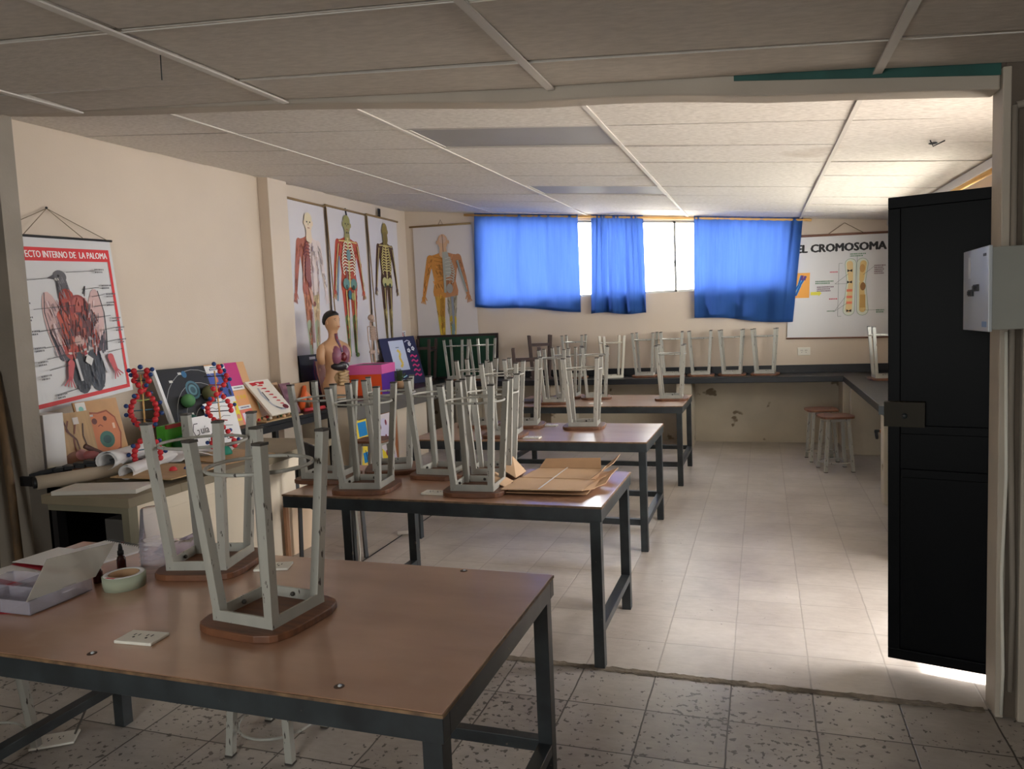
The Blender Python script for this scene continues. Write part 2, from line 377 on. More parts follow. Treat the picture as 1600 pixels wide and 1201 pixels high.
# back wall with the long window
def wtop(x): return 2.855-.083*x
b = MB(); y0, y1 = YB, YB+.16
b.prismy([(XL-.15, 0), (XR+.15, 0), (XR+.15, 2.0), (XL-.15, 2.0)], y0, y1, M_wall)
b.prismy([(XL-.15, 2.0), (-3.82, 2.0), (-3.82, 3.55), (XL-.15, 3.55)], y0, y1, M_wall)
b.prismy([(.33, 2.0), (XR+.15, 2.0), (XR+.15, 3.1), (.33, 3.1)], y0, y1, M_wall)
b.prismy([(-3.82, wtop(-3.82)), (.33, wtop(.33)), (.33, 3.1), (-3.82, 3.55)], y0, y1, M_wall)
struct(b.build('wall_back'))
struct(MB().prismy([(XL, 0.0), (XR, 0.0), (XR, .86), (XL, .86)], YB-.012, YB, M_wall_low).build('trim_3'))
# right wall: doorway beside the partition, a high window over the counter
b = MB(); T = 3.1
def rw(ya, yb, za, zb): b.span((XR, ya, za), (XR+.16, yb, zb), M_wall)
rw(YP+.05, 3.60, 0, T); rw(3.60, 4.75, 2.26, T); rw(4.75, 5.7, 0, T); rw(5.7, 9.1, 0, 1.4); rw(5.7, 9.1, 2.48, T); rw(9.1, YB+.1, 0, T)
struct(b.build('wall_right'))

# ceilings
def tiled(name, xs, ys, zf, m, y_lo, y_hi, x_lo, x_hi, skip=(), gap=.010, sag=.009):
    b = MB(); X = sorted([x for x in xs if x_lo < x < x_hi]+[x_lo, x_hi]); Y = sorted([y for y in ys if y_lo < y < y_hi]+[y_lo, y_hi])
    for i in range(len(X)-1):
        for j in range(len(Y)-1):
            xa, xb, ya, yb = X[i]+gap, X[i+1]-gap, Y[j]+gap, Y[j+1]-gap
            if any(xa < sx < xb and ya < sy < yb for sx, sy in skip): continue
            dz = [random.uniform(0, sag) for _ in range(4)]
            p = [(xa, ya), (xb, ya), (xb, yb), (xa, yb)]
            vs = [(x, y, zf(x, y)+d) for (x, y), d in zip(p, dz)]+[(x, y, zf(x, y)+.03) for x, y in p]
            b.add(vs, [(3, 2, 1, 0), (4, 5, 6, 7), (0, 1, 5, 4), (1, 2, 6, 5), (2, 3, 7, 6), (3, 0, 4, 7)], m)
    # backing above the panels
    vs = [(x, y, zf(x, y)+.05) for x, y in ((x_lo-.2, y_lo), (x_hi+.2, y_lo), (x_hi+.2, y_hi), (x_lo-.2, y_hi))]
    vs += [(x, y, z+.05) for x, y, z in vs]
    b.add(vs, [(3, 2, 1, 0), (4, 5, 6, 7), (0, 1, 5, 4), (1, 2, 6, 5), (2, 3, 7, 6), (3, 0, 4, 7)], M_gap)
    return b.build(name)
FX = [-3.58, -2.25, -.90, .47]; FY = [3.93+.675*k for k in range(10)]
LIGHTS = [(-1.57, 4.94), (-1.57, 7.64)]
struct(tiled('ceiling', FX, FY, ceil_z, M_tile, YP+.06, YB, XL, XR, skip=LIGHTS))
def tbars(name, xs, ys, zf, y_lo, y_hi, x_lo, x_hi, w=.026):
    b = MB()
    for x in xs: b.bar((x, y_lo, zf(x, y_lo)-.002), (x, y_hi, zf(x, y_hi)-.002), w, .008, M_tbar)
    for y in ys:
        if y_lo < y < y_hi: b.bar((x_lo, y+.004, zf(x_lo, y)+.008), (x_hi, y+.004, zf(x_hi, y)+.008), .006, .004, M_tbar)
    return b.build(name)
struct(tbars('trim_4', FX, FY, ceil_z, YP+.1, YB, XL, XR))
struct(MB().bar((XR-.02, YP+.2, ceil_z(XR, YP+.2)-.03), (XR-.02, YB, ceil_z(XR, YB)-.03), .06, .06, M_tbar).build('trim_5'))
for k, (lx, ly) in enumerate(LIGHTS):
    xa, xb, ya, yb = -2.235, -.915, ly-.325, ly+.325
    e = empty('ceiling_light', (lx, ly, ceil_z(lx, ly)), 0,
              ['unlit grey panel light set in the ceiling, the larger one nearer the camera', 'unlit grey panel light set in the ceiling, the one nearer the curtains'][k], 'ceiling light', 'flush panel lights in the far ceiling')
    def quad(x0, x1, y0, y1, dz, th, m, name):
        p = [(x0, y0), (x1, y0), (x1, y1), (x0, y1)]
        vs = [(x-lx, y-ly, ceil_z(x, y)-ceil_z(lx, ly)+dz) for x, y in p]+[(x-lx, y-ly, ceil_z(x, y)-ceil_z(lx, ly)+dz+th) for x, y in p]
        return MB().add(vs, [(3, 2, 1, 0), (4, 5, 6, 7), (0, 1, 5, 4), (1, 2, 6, 5), (2, 3, 7, 6), (3, 0, 4, 7)], m).build(name, e)
    quad(xa+.02, xb-.02, ya+.02, yb-.02, .012, .008, M_diff, 'diffuser')
    b = MB()
    for x0, x1, y0, y1 in ((xa, xb, ya, ya+.02), (xa, xb, yb-.02, yb), (xa, xa+.02, ya+.02, yb-.02), (xb-.02, xb, ya+.02, yb-.02)):
        p = [(x0, y0), (x1, y0), (x1, y1), (x0, y1)]
        vs = [(x-lx, y-ly, ceil_z(x, y)-ceil_z(lx, ly)+.006) for x, y in p]+[(x-lx, y-ly, ceil_z(x, y)-ceil_z(lx, ly)+.03) for x, y in p]
        b.add(vs, [(3, 2, 1, 0), (4, 5, 6, 7), (0, 1, 5, 4), (1, 2, 6, 5), (2, 3, 7, 6), (3, 0, 4, 7)], M_tbar)
    b.build('frame', e)

# near (dark) room
NX = [-3.68, -2.31, -.90, .45, 1.8]; NY = [-1.07, -.39, .29, .97, 1.65, 2.33, 3.01]
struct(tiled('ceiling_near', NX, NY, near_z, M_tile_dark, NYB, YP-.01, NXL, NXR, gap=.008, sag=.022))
struct(tbars('trim_6', NX, NY, near_z, NYB, YP-.01, NXL, NXR, .034))
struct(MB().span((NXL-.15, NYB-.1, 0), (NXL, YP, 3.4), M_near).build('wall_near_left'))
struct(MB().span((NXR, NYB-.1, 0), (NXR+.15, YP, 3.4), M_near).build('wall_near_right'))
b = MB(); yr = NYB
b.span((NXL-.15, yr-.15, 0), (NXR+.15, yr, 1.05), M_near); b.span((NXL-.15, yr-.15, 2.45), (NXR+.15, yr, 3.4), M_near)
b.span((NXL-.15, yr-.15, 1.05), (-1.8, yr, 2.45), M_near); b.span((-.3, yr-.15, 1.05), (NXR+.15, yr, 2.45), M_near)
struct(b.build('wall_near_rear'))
# partition between the rooms: stub on the left, header beam, stub on the right
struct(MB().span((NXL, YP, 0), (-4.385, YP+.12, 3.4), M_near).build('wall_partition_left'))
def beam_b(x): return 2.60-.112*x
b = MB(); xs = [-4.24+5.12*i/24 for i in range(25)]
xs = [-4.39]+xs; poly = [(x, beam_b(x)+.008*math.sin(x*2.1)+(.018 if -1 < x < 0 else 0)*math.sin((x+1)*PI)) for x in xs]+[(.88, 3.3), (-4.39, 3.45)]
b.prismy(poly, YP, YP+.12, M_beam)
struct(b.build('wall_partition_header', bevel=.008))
struct(MB().prismy([(-.1, near_z(-.1, 3.4)-.001), (-.1, near_z(-.1, 3.4)-.003), (.86, near_z(.86, 3.4)-.030), (.88, near_z(.88, 3.4)-.030), (.88, near_z(.88, 3.4)+.05), (-.1, near_z(-.1, 3.4)+.05)], YP-.006, YP, M_teal).build('trim_7'))
struct(MB().span((.90, YP, 0), (NXR, YP+.12, 3.3), mat('shaded_rough_plaster', (104, 92, 80), .85, var=.25, scale=4, bump=.4, bscale=30)).build('wall_partition_right'))  # plaster colour darkened to stand in for the little light on this stub
struct(MB().span((.885, YP-.012, 0), (.915, YP+.125, 2.59), M_beam).build('trim_8', bevel=.004))
struct(MB().span((.958, YP-.035, 0), (.99, YP, 2.40), M_beam).build('trim_9', bevel=.006))
# conduit on the right jamb
o = MB()
o.tube([(.935, YP-.018, .12), (.94, YP-.018, .5), (.925, YP-.018, 1.2), (.925, YP-.018, 2.44)], .011, M_near, 8)
o.tube([(.93, YP-.018, 2.44), (1.2, YP-.018, 2.47)], .014, M_near, 8)
tag(o.build('electrical_conduit'), 'thin grey conduit running up the edge of the doorway pillar', 'conduit')
o = MB().tube([(.905, YP-.02, .02), (.91, YP-.02, .2), (.90, YP-.022, .6), (.912, YP-.018, 1.0), (.905, YP-.018, 1.58)], .007, M_plastic, 6).build('cable')
tag(o, 'pale cable hanging down the pillar below the breaker box', 'cable')

# ------------------------------------------------------------------ windows
def wframe(name, y, x0, x1, zb, ztop, mull, obj=True):
    e = struct(MB().prismy([(x0, zb), (x1, zb), (x1, zb+.03), (x0, zb+.03)], y, y+.03, M_alu).build(name))
    b = MB()
    for i in range(len(mull)-1):
        a, c = mull[i]+.012, mull[i+1]-.012
        b.prismy([(a, zb+.02), (c, zb+.02), (c, ztop(c)-.02), (a, ztop(a)-.02)], y+.012, y+.016, M_glass)
    b.build('glass_pane', e)
    for x in mull:
        MB().prismy([(x-.014, zb), (x+.014, zb), (x+.014, ztop(x)), (x-.014, ztop(x))], y, y+.03, M_alu).build('mullion', e)
    MB().prismy([(x0, ztop(x0)-.03), (x1, ztop(x1)-.03), (x1, ztop(x1)), (x0, ztop(x0))], y, y+.03, M_alu).build('top_rail', e)
    return e
w1 = wframe('window_1', YB+.06, -3.82, .33, 2.0, wtop, [-3.81, -3.26, -2.72, -2.18, -1.63, -1.085, -.54, 0, .32])
MB().bar((-1.085, YB+.05, 2.42), (-1.085, YB+.05, 2.34), .014, .012, M_frame).bar((-1.085, YB+.045, 2.41), (-1.13, YB+.03, 2.37), .01, .01, M_frame).build('window_latch', w1)
w2 = struct(MB().span((XR+.06, 5.7, 1.4), (XR+.09, 9.1, 1.43), M_alu).build('window_2'))
MB().span((XR+.07, 5.7, 1.43), (XR+.074, 9.1, 2.45), M_glass).build('glass_pane', w2)
for y in (5.71, 6.55, 7.4, 8.25, 9.09): MB().span((XR+.06, y-.014, 1.42), (XR+.09, y+.014, 2.48), M_alu).build('mullion', w2)
w3 = struct(MB().span((-1.8, NYB-.08, 1.05), (-.3, NYB-.05, 1.08), M_alu).build('added_fill_window'))  # unseen window behind the camera, added for dim fill in the near room
MB().span((-1.8, NYB-.07, 1.08), (-.3, NYB-.066, 2.45), M_glass).build('glass_pane', w3)
struct(MB().prismy([(XR+.16, 2.62), (XR+1.3, 2.50), (XR+1.3, 2.53), (XR+.16, 2.65)], 5.4, 10.3, M_frame).build('added_sun_blocker'))  # unseen overhang, added to keep the sun off the side counter
# neighbouring roof and wall seen through the gap
b = MB().span((-2.2, 17.0, -.2), (-1.2, 19, 3.35), mat('far_wall', (226, 224, 220), .8)); b.span((-2.3, 16.9, 3.3), (-1.1, 19.1, 3.42), mat('far_roof', (150, 146, 142), .8))
o = b.build('neighbour_building'); struct(o)

# curtain rods
o = MB().tube([(-4.03, YB-.06, 3.25), (.60, YB-.06, 2.80)], .016, M_pine, 10)
r = tag(o.build('curtain_rod'), 'long pale wooden rod carrying the three blue curtains', 'curtain rod')
for x in (-4.0, -1.1, .57): MB().span((x-.012, YB-.06, 3.25-(x+4.03)*.097-.012), (x+.012, YB, 3.25-(x+4.03)*.097+.012), M_pine).build('bracket', r)
o = MB().tube([(XR-.1, 5.2, 2.52), (XR-.1, 9.3, 2.60)], .018, M_pine, 10)
r = tag(o.build('curtain_rod'), 'pale wooden rod near the ceiling above the open black door', 'curtain rod')
for y in (5.3, 9.2): MB().span((XR-.1, y-.012, 2.51+(y-5.2)*.02), (XR, y+.012, 2.54+(y-5.2)*.02), M_pine).build('bracket', r)

def curtain(xa0, xa1, xb0, xb1, zt, zb, folds, label, amp=.012, seed=1, hems=()):
    """xa0..xa1 along the top, xb0..xb1 along the hem; zt, zb: height at both ends"""
    rnd = random.Random(seed); nx = 150; nz = 26; vs = []; fs = []
    ph = [rnd.uniform(0, 6) for _ in range(4)]
    ctrs = [(rnd.random(), rnd.uniform(.006, .02), rnd.uniform(.5, 1.5)) for _ in range(folds)]
    for j in range(nz+1):
        v = j/nz
        for i in range(nx+1):
            u = i/nx
            x = (xa0+(xa1-xa0)*u)*(1-v)+(xb0+(xb1-xb0)*u)*v
            z = (zt[0]+(zt[1]-zt[0])*u)*(1-v)+(zb[0]+(zb[1]-zb[0])*u)*v
            g = math.exp(-v*4.5)
            y = amp*.55*math.sin(2*PI*u*folds*1.4+ph[0]+1.5*math.sin(5*u))*g+amp*(.3+v)*math.sin(2*PI*u*3.1+ph[1]+v)+amp*.5*math.sin(2*PI*u*6.3+ph[2])*(.3+.5*v)
            for c, w, s in ctrs: y += amp*s*math.exp(-((u-c-.02*v*math.sin(c*40))/w)**2)*math.exp(-v*1.8)*.9
            y += 0 if v > .03 else .0
            z += .012*math.sin(2*PI*u*1.3+ph[3])*v
            yy = YB-.066-1.5*y*min(1, .35+v*4)
            vs.append((x, min(yy, YB-.014), z))
    for j in range(nz):
        for i in range(nx):
            a = j*(nx+1)+i; fs.append((a, a+1, a+nx+2, a+nx+1))
    o = MB().add(vs, fs, M_cloth, True).build('curtain')
    s = o.modifiers.new('cloth', 'SOLIDIFY'); s.thickness = .0012
    return tag(o, label, 'curtain')
c1 = curtain(-3.87, -2.36, -3.93, -2.37, (3.265, 3.12), (1.94, 1.80), 11, 'widest blue curtain at the left end of the rod', seed=3)
c2 = curtain(-2.18, -1.48, -2.23, -1.47, (3.10, 3.035), (1.77, 1.735), 9, 'narrow bunched blue curtain in the middle of the rod', amp=.024, seed=5)
c3 = curtain(-.82, .50, -.84, .37, (2.97, 2.84), (1.66, 1.54), 10, 'blue curtain at the right end, beside the chromosome poster', seed=9)

# ------------------------------------------------------------------ open black door leaf and breaker box
def add_door():
    e = empty('door_1', (1.455, 3.555, .06)); struct(e)
    a = math.atan2(3.768-3.555, .546-1.455); L = .933; H = 2.118
    M = Matrix.Rotation(a, 4, 'Z')
    b = MB(); b.span((0, -.018, 0), (L, .018, H), M_door, M)
    o = b.build('door_leaf', e, bevel=.003)
    b = MB()
    for x0, x1, z0, z1 in ((0, L, 0, .05), (0, L, H-.05, H), (0, .05, .05, H-.05), (L-.05, L, .05, H-.05), (L/2-.07, L/2-.05, .05, H-.05), (L/2+.02, L/2+.04, .05, H-.05), (.05, L-.05, 1.06, 1.10), (.05, L-.05, .86, .90)):
        b.span((x0, .018, z0), (x1, .034, z1), M_door, M)
    b.build('door_rib', e, bevel=.003)
    b = MB(); b.span((L-.15, .034, 1.10), (L+.012, .085, 1.21), mat('brown_lock_box', (42, 36, 24), .55, spec=.2), M); b.span((L+.012, .05, 1.15), (L+.035, .07, 1.19), M_frame, M)
    b.lathe([(.012, 0), (.012, .012)], M_frame, (0, 0, 0), 12, M @ Matrix.Translation((L-.07, .085, 1.15)) @ Matrix.Rotation(-PI/2, 4, 'X'))
    b.build('door_lock', e)
    return e
add_door()
e = empty('breaker_box', (.815, 3.2, 1.6)); tag(e, 'grey metal breaker box fixed beside the doorway pillar', 'breaker box')
MB().span((-.05, -.17, 0), (.07, .2, .29), M_steel).build('box_body', e, bevel=.003)
MB().span((-.062, -.18, -.006), (-.05, .165, .296), M_steel_l).build('cover', e, bevel=.002)
for y in (-.03, .04): MB().span((-.069, y-.03, .125+(.03-y)*.25), (-.062, y+.028, .15+(.03-y)*.25), M_black).span((-.076, y-.006, .13+(.03-y)*.25), (-.069, y+.01, .145+(.03-y)*.25), M_black).build('breaker_switch', e)
MB().span((-.0625, -.15, .262), (-.062, -.11, .272), M_black).span((-.0625, .06, .19), (-.062, .09, .27), ink(214, 218, 222)).span((-.0625, -.16, .01), (-.062, -.10, .03), ink(120, 150, 190)).build('cover_label', e)
# sockets and fittings on the walls
def outlet(name, loc, rz, label, cat, flat=False, group=None):
    e = empty(name, loc, rz, label, cat, group)
    MB().span((-.075, -.0, -.05), (.075, .012, .05), M_plastic).build('cover_plate', e, bevel=.004)
    b = MB()
    for dx in (-.035, .015):
        b.span((dx, -.001, .004), (dx+.004, .0, .02), M_black); b.span((dx+.016, -.001, .004), (dx+.02, .0, .02), M_black)
        b.lathe([(.004, 0), (.004, .001)], M_black, (dx+.01, -.012, 0), 8, Matrix.Rotation(PI/2, 4, 'X') @ Matrix.Translation((0, 0, 0)))
    b.build('socket_slot', e)
    return e
outlet('wall_outlet', (.50, YB-.012, 1.17), 0, 'cream wall outlet above the back counter below the chromosome poster', 'outlet')
b = MB().span((-.03, -.03, -.035), (.03, 0, .035), M_steel)
o = b.build('junction_box', None, .004, (1.02, YP, .93)); tag(o, 'small grey box low on the dark wall at the right edge of the photo', 'junction box')

# ------------------------------------------------------------------ counters along the walls
cb = .90
def counter(name, label, slabs, walls, cat='counter'):
    e = empty(name, (slabs[0][0][0], slabs[0][0][1], 0)); ox, oy = e.location.x, e.location.y
    tag(e, label, cat)
    b = MB()
    for lo, hi in slabs: b.span((lo[0]-ox, lo[1]-oy, lo[2]), (hi[0]-ox, hi[1]-oy, hi[2]), M_counter)
    b.build('worktop', e, bevel=.006)
    for lo, hi, m in walls: MB().span((lo[0]-ox, lo[1]-oy, lo[2]), (hi[0]-ox, hi[1]-oy, hi[2]), m).build('support_wall', e, bevel=.008)
    return e, ox, oy
e, ox, oy = counter('back_counter', 'long black painted counter along the back wall under the curtains', [((-4.1, 9.55, .83), (1.485, 10.138, cb))],
    [((-2.72, 9.62, 0), (-2.45, 10.13, .83), M_wall_low), ((-1.05, 9.62, 0), (-.86, 10.13, .83), M_wall_low), ((.90, 9.62, 0), (1.06, 10.13, .83), M_wall_low), ((-4.1, 9.6, 0), (-3.9, 10.13, .83), M_wall_low)])
MB().span((-4.1-ox, 10.12-oy, cb), (1.485-ox, 10.138-oy, 1.0), M_counter).build('backsplash', e)
e, ox, oy = counter('side_counter', 'black counter along the right wall, partly behind the open door', [((.90, 5.1, .83), (1.49, 9.545, cb))],
    [((.97, 6.95, 0), (1.49, 7.12, .83), M_wall_low), ((.97, 5.2, 0), (1.49, 5.36, .83), M_wall_low), ((.96, 9.3, 0), (1.49, 9.46, .83), M_wall_low)])
MB().span((1.475-ox, 5.1-oy, cb), (1.49-ox, 9.54-oy, 1.0), M_counter).build('backsplash', e)
MB().tube([(1.30-ox, 7.7-oy, .62), (1.2-ox, 7.9-oy, .5), (1.1-ox, 8.4-oy, .42), (1.15-ox, 8.7-oy, .3)], .016, M_frame, 8).build('drain_pipe', e)
MB().sphere((.985-ox+.01, 7.2-oy, .60), .025, mat('brass_valve', (170, 110, 70), .4, metal=.7), 10).build('valve', e)
e, ox, oy = counter('corner_counter', 'grey fronted counter against the left wall under the anatomy charts', [((-4.99, 7.1, .84), (-4.2, 10.13, cb))],
    [((-4.95, 7.15, 0), (-4.28, 7.27, .84), M_cream), ((-4.95, 8.0, 0), (-4.25, 8.12, .84), mat('orange_edge_board', (190, 120, 74), .6)), ((-4.95, 8.15, 0), (-4.26, 9.0, .84), M_cream)])
MB().span((-4.215-ox, 7.1-oy, .70), (-4.195-ox, 9.54-oy, .895), mat('grey_fascia', (104, 100, 94), .6)).build('fascia', e)

# near cabinet (left)
ex, ey = -4.2, 4.2
e = empty('storage_cabinet', (ex, ey, 0)); tag(e, 'low wide cabinet with grey top and open dark front by the pigeon poster', 'cabinet')
def loc(lo, hi): return (lo[0]-ex, lo[1]-ey, lo[2]), (hi[0]-ex, hi[1]-ey, hi[2])
MB().span(*loc((-4.98, 3.60, .745), (-3.38, 5.30, .80)), M_cabtop).span(*loc((-4.04, 3.2, .745), (-3.38, 3.60, .80)), M_cabtop).build('cabinet_top', e, bevel=.004)
MB().span(*loc((-3.47, 3.30, 0), (-3.44, 5.0, .745)), M_cream).span(*loc((-3.44, 3.30, .66), (-3.425, 5.0, .745)), M_cream).build('side_panel', e, bevel=.003)
MB().span(*loc((-4.04, 3.24, .70), (-3.475, 3.27, .745)), M_slab).build('front_rail', e)
MB().span(*loc((-4.04, 3.26, 0), (-4.0, 3.32, .70)), M_black).build('front_post', e)
MB().span(*loc((-3.475, 3.235, 0), (-3.425, 3.30, .745)), M_slab).build('front_post', e)
MB().span(*loc((-4.97, 5.0, 0), (-3.44, 5.04, .745)), M_black).build('back_panel', e)
MB().span(*loc((-4.97, 3.65, 0), (-4.94, 5.0, .745)), M_black).build('far_side_panel', e)
MB().span(*loc((-4.2, 3.33, .02), (-3.48, 5.0, .05)), M_black).build('bottom_shelf', e)
e2 = MB().span((0, 0, 0), (.02, .46, .40), mat('peach_board', (232, 204, 172), .6, var=.06)).build('leaning_board', None, .003, (-3.41, 4.66, 0.0))
tag(e2, 'pale peach board with brown edge standing at the end of the cabinet', 'board')
MB().span((-.002, -.035, 0), (.022, 0, .40), mat('brown_board_edge', (150, 108, 78), .6)).build('edge_strip', e2)
for i, (x, y, sx, sy, h, c) in enumerate(((-3.86, 3.75, .30, .3, .5, (92, 88, 84)), (-3.66, 3.9, .26, .3, .42, (120, 116, 112)))):
    b = MB().span((-sx/2, -sy/2, 0), (sx/2, sy/2, h), mat('shadowy_carton_%d' % i, c, .8, var=.1))
    b.span((-.03, -sy/2-.002, h*.5), (.05, -sy/2, h*.72), ink(150, 70, 40) if i == 0 else ink(60, 60, 62)); b.span((-.06, -sy/2-.002, h*.2), (.07, -sy/2, h*.26), ink(110, 110, 108))
    o = b.build('carton', None, .004, (x, y, .05)); tag(o, ['pale carton with an orange mark, inside the dark cabinet', 'smaller white carton with a dark mark, inside the dark cabinet'][i], 'carton', 'cartons inside the open cabinet')

# black steel side table behind the cabinet
e = empty('steel_side_table', (-4.7, 6.2, 0)); tag(e, 'black steel-framed table against the left wall loaded with school models', 'table')
MB().span((-.27, -.87, .80), (.22, .85, .835), M_black).build('tabletop', e, bevel=.003)
MB().span((.19, -.87, .74), (.23, .85, .80), M_black).span((-.27, -.87, .74), (-.24, .85, .80), M_black).span((-.24, -.87, .74), (.19, -.84, .80), M_black).build('apron', e)
for x in (-.25, .21):
    for y in (-.15, .83): MB().vbar((x, y, 0), (x, y, .74), .045, M_black).build('leg', e)

# ------------------------------------------------------------------ work tables
TZ = .805
def work_table(label, x0, x1, y0, y1, leg_x0=None, rails=True, lz=.2):
    cx, cy = (x0+x1)/2, (y0+y1)/2; hx, hy = (x1-x0)/2, (y1-y0)/2
    e = empty('work_table', (cx, cy, 0), 0, label, 'table', 'brown topped work tables in a row')
    b = MB(); b.span((-hx, -hy, TZ-.010), (hx, hy, TZ), M_top)
    o = b.build('tabletop', e, bevel=.003)
    b = MB(); t = .005
    for lo, hi in (((-hx-.002, -hy-.003, TZ-.010), (hx+.002, -hy, TZ-.0015)), ((hx, -hy, TZ-.010), (hx+.003, hy, TZ-.0015)), ((-hx-.003, -hy, TZ-.010), (-hx, hy, TZ-.0015))): b.span(lo, hi, M_topedge)
    b.build('edge_banding', e)
    b = MB(); a = TZ-.010; i = 0.0
    for lo, hi in (((-hx+i, -hy+i, a-.064), (hx-i, -hy+i+.04, a)), ((-hx+i, hy-i-.04, a-.064), (hx-i, hy-i, a)), ((-hx+i, -hy+i+.04, a-.064), (-hx+i+.04, hy-i-.04, a)), ((hx-i-.04, -hy+i+.04, a-.064), (hx-i, hy-i-.04, a))): b.span(lo, hi, M_frame)
    b.build('frame_rail', e, bevel=.002)
    lx0 = -hx+.03 if leg_x0 is None else leg_x0-cx
    for x in (lx0, hx-.035):
        for y in (-hy+.035, hy-.035): MB().vbar((x, y, 0), (x, y, a-.064), .052, M_frame).build('leg', e, bevel=.002)
    for x in (lx0, hx-.035): MB().bar((x, -hy+.06, lz), (x, hy-.06, lz), .05, .04, M_frame).build('stretcher', e, bevel=.002)
    for y in ((-hy+.035, hy-.035) if rails == 2 else ((hy-.035,) if rails == 1 else ())): MB().bar((lx0+.026, y, lz+.005), (hx-.06, y, lz+.005), .04, .045, M_frame).build('stretcher', e, bevel=.002)
    return e
t1 = work_table('nearest work table with a brown laminate top and black steel frame', -2.88, -.71, 1.50, 2.465, leg_x0=-2.70, rails=1, lz=.19)
t2 = work_table('work table second from the camera, with flattened cardboard on its right end', -2.52, -.735, 3.42, 4.25, leg_x0=-2.13, rails=0, lz=.19)
t3 = work_table('work table third from the camera, mostly empty glossy right end', -2.66, -.79, 5.27, 6.22, rails=2, lz=.21)
t4 = work_table('farthest work table, nearest the back counter', -2.64, -.752, 7.42, 8.49, rails=2, lz=.21)
MB().tube([(-.21, -.385, .75), (-.2, -.385, .5), (-.22, -.385, .3), (-.2, -.385, .02)], .006, M_plastic, 6).tube([(-.24, -.39, .75), (-.23, -.39, .4), (-.21, -.39, .02)], .006, M_black, 6).build('power_cord', t2, loc=(-.245, 0, 0))
# bolt heads in the tops
b = MB()
for x, y in ((-1.02, 1.56), (-1.83, 1.56), (-1.04, 2.44)): b.lathe([(.014, 0), (.013, .001), (.006, .0015)], mat('bolt_hole_rim', (70, 50, 36), .5) if 'bolt_hole_rim' not in bpy.data.materials else bpy.data.materials['bolt_hole_rim'], (x+1.795, y-1.9825, TZ), 14).sphere((x+1.795+.002, y-1.9825, TZ), .006, M_steel_l, 8, half=True)
b.build('bolt_head', t1)

# ------------------------------------------------------------------ stools
SH = .584
def make_stool(name, label, group, paint=M_stool, seat=M_seat, caps=True, with_seat=True):
    """origin at the seat face; built upside down (feet up), as they stand on the tables"""
    e = empty(name, (0, 0, 0), 0, label, 'stool', group)
    if with_seat:
        # four slightly bowed sides
        P = []; h = .162; n = 7
        for k in range(4):
            a = k*PI/2; c, s = math.cos(a), math.sin(a)
            for i in range(n):
                t = -1+2*(i+.5)/n; x = h+.010*(1-t*t)-.012*(abs(t) > .8); y = t*h*.98
                P.append((x*c-y*s, x*s+y*c))
        MB().prism(P, 0, .024, seat).build('seat', e, bevel=.004)
    f0, f1 = .024, .058; r = .118
    b = MB()
    for a, c in (((-r, -r), (r, -r)), ((r, -r), (r, r)), ((r, r), (-r, r)), ((-r, r), (-r, -r))):
        d = Vector((c[0]-a[0], c[1]-a[1], 0)).normalized(); nrm = Vector((-d.y, d.x, 0))*.004
        b.bar((a[0]+nrm.x, a[1]+nrm.y, (f0+f1)/2), (c[0]+nrm.x, c[1]+nrm.y, (f0+f1)/2), .007, f1-f0, paint)
        mid = ((a[0]+c[0])/2+nrm.x*3.2, (a[1]+c[1])/2+nrm.y*3.2, f0+.016)
        b.sphere(mid, .008, M_cap, 8)
    b.build('seat_frame', e)
    for sx in (-1, 1):
        for sy in (-1, 1):
            lg = MB().vbar((sx*.100, sy*.100, f0), (sx*.137, sy*.137, SH-.006), .031, paint).build('leg', e, bevel=.0015)
            if caps: MB().vbar((sx*.1365, sy*.1365, SH-.008), (sx*.1372, sy*.1372, SH), .034, M_cap).build('foot_cap', lg)
    z = .488; R = .158
    MB().tube([(R*math.cos(2*PI*k/36), R*math.sin(2*PI*k/36), z) for k in range(36)], .006, paint, 8, closed=True).build('foot_ring', e)
    return e
stool = make_stool('lab_stool', 'x', 'upturned stools standing on the nearest table')
stool.location = (-1.475, 1.90, TZ); stool.rotation_euler = (0, 0, math.radians(-6))
stool['label'] = 'chipped grey upturned stool at the front of the nearest table, beside the flat outlet plate'
ST = [
 (-2.03, 2.29, 13, 'chipped grey upturned stool further back on the nearest table, beside the stacked plastic cups', 1),
 (-2.48, 3.83, 4, 'grey upturned stool at the far left front corner of the second table', 2),
 (-2.10, 3.62, 8, 'grey upturned stool second from the left along the front edge of the second table', 2),
 (-2.20, 4.12, 24, 'grey upturned stool at the back left of the second table, turned at an angle', 2),
 (-1.82, 4.03, -2, 'grey upturned stool in the middle of the second table, set back from the edge', 2),
 (-1.45, 3.66, 3, 'grey upturned stool at the front of the second table, just left of the cardboard', 2),
 (-1.51, 4.08, 10, 'grey upturned stool behind the loose cardboard flaps on the second table', 2),
 (-2.35, 6.02, 3, 'pale grey upturned stool at the back left of the third table', 3),
 (-1.93, 5.50, 6, 'pale grey upturned stool at the front of the third table, left cluster', 3),
 (-1.93, 6.02, 10, 'pale grey upturned stool at the back of the third table behind the front cluster', 3),
 (-1.40, 5.97, 5, 'pale grey upturned stool standing alone on the right half of the third table', 3),
 (-2.12, 7.72, 4, 'pale grey upturned stool at the front left of the farthest table', 4),
 (-2.12, 8.28, 0, 'pale grey upturned stool behind the front left one on the farthest table', 4),
 (-1.77, 8.16, 14, 'pale grey upturned stool at the middle of the farthest table', 4),
 (-.92, 8.00, 2, 'pale grey upturned stool alone at the right end of the farthest table', 4)]
GR = {1: 'upturned stools standing on the nearest table', 2: 'upturned stools standing on the second table', 3: 'upturned stools standing on the third table', 4: 'upturned stools standing on the farthest table'}
for x, y, a, lb, g in ST: dup(stool, (x, y, TZ), math.radians(a), lb, GR[g])
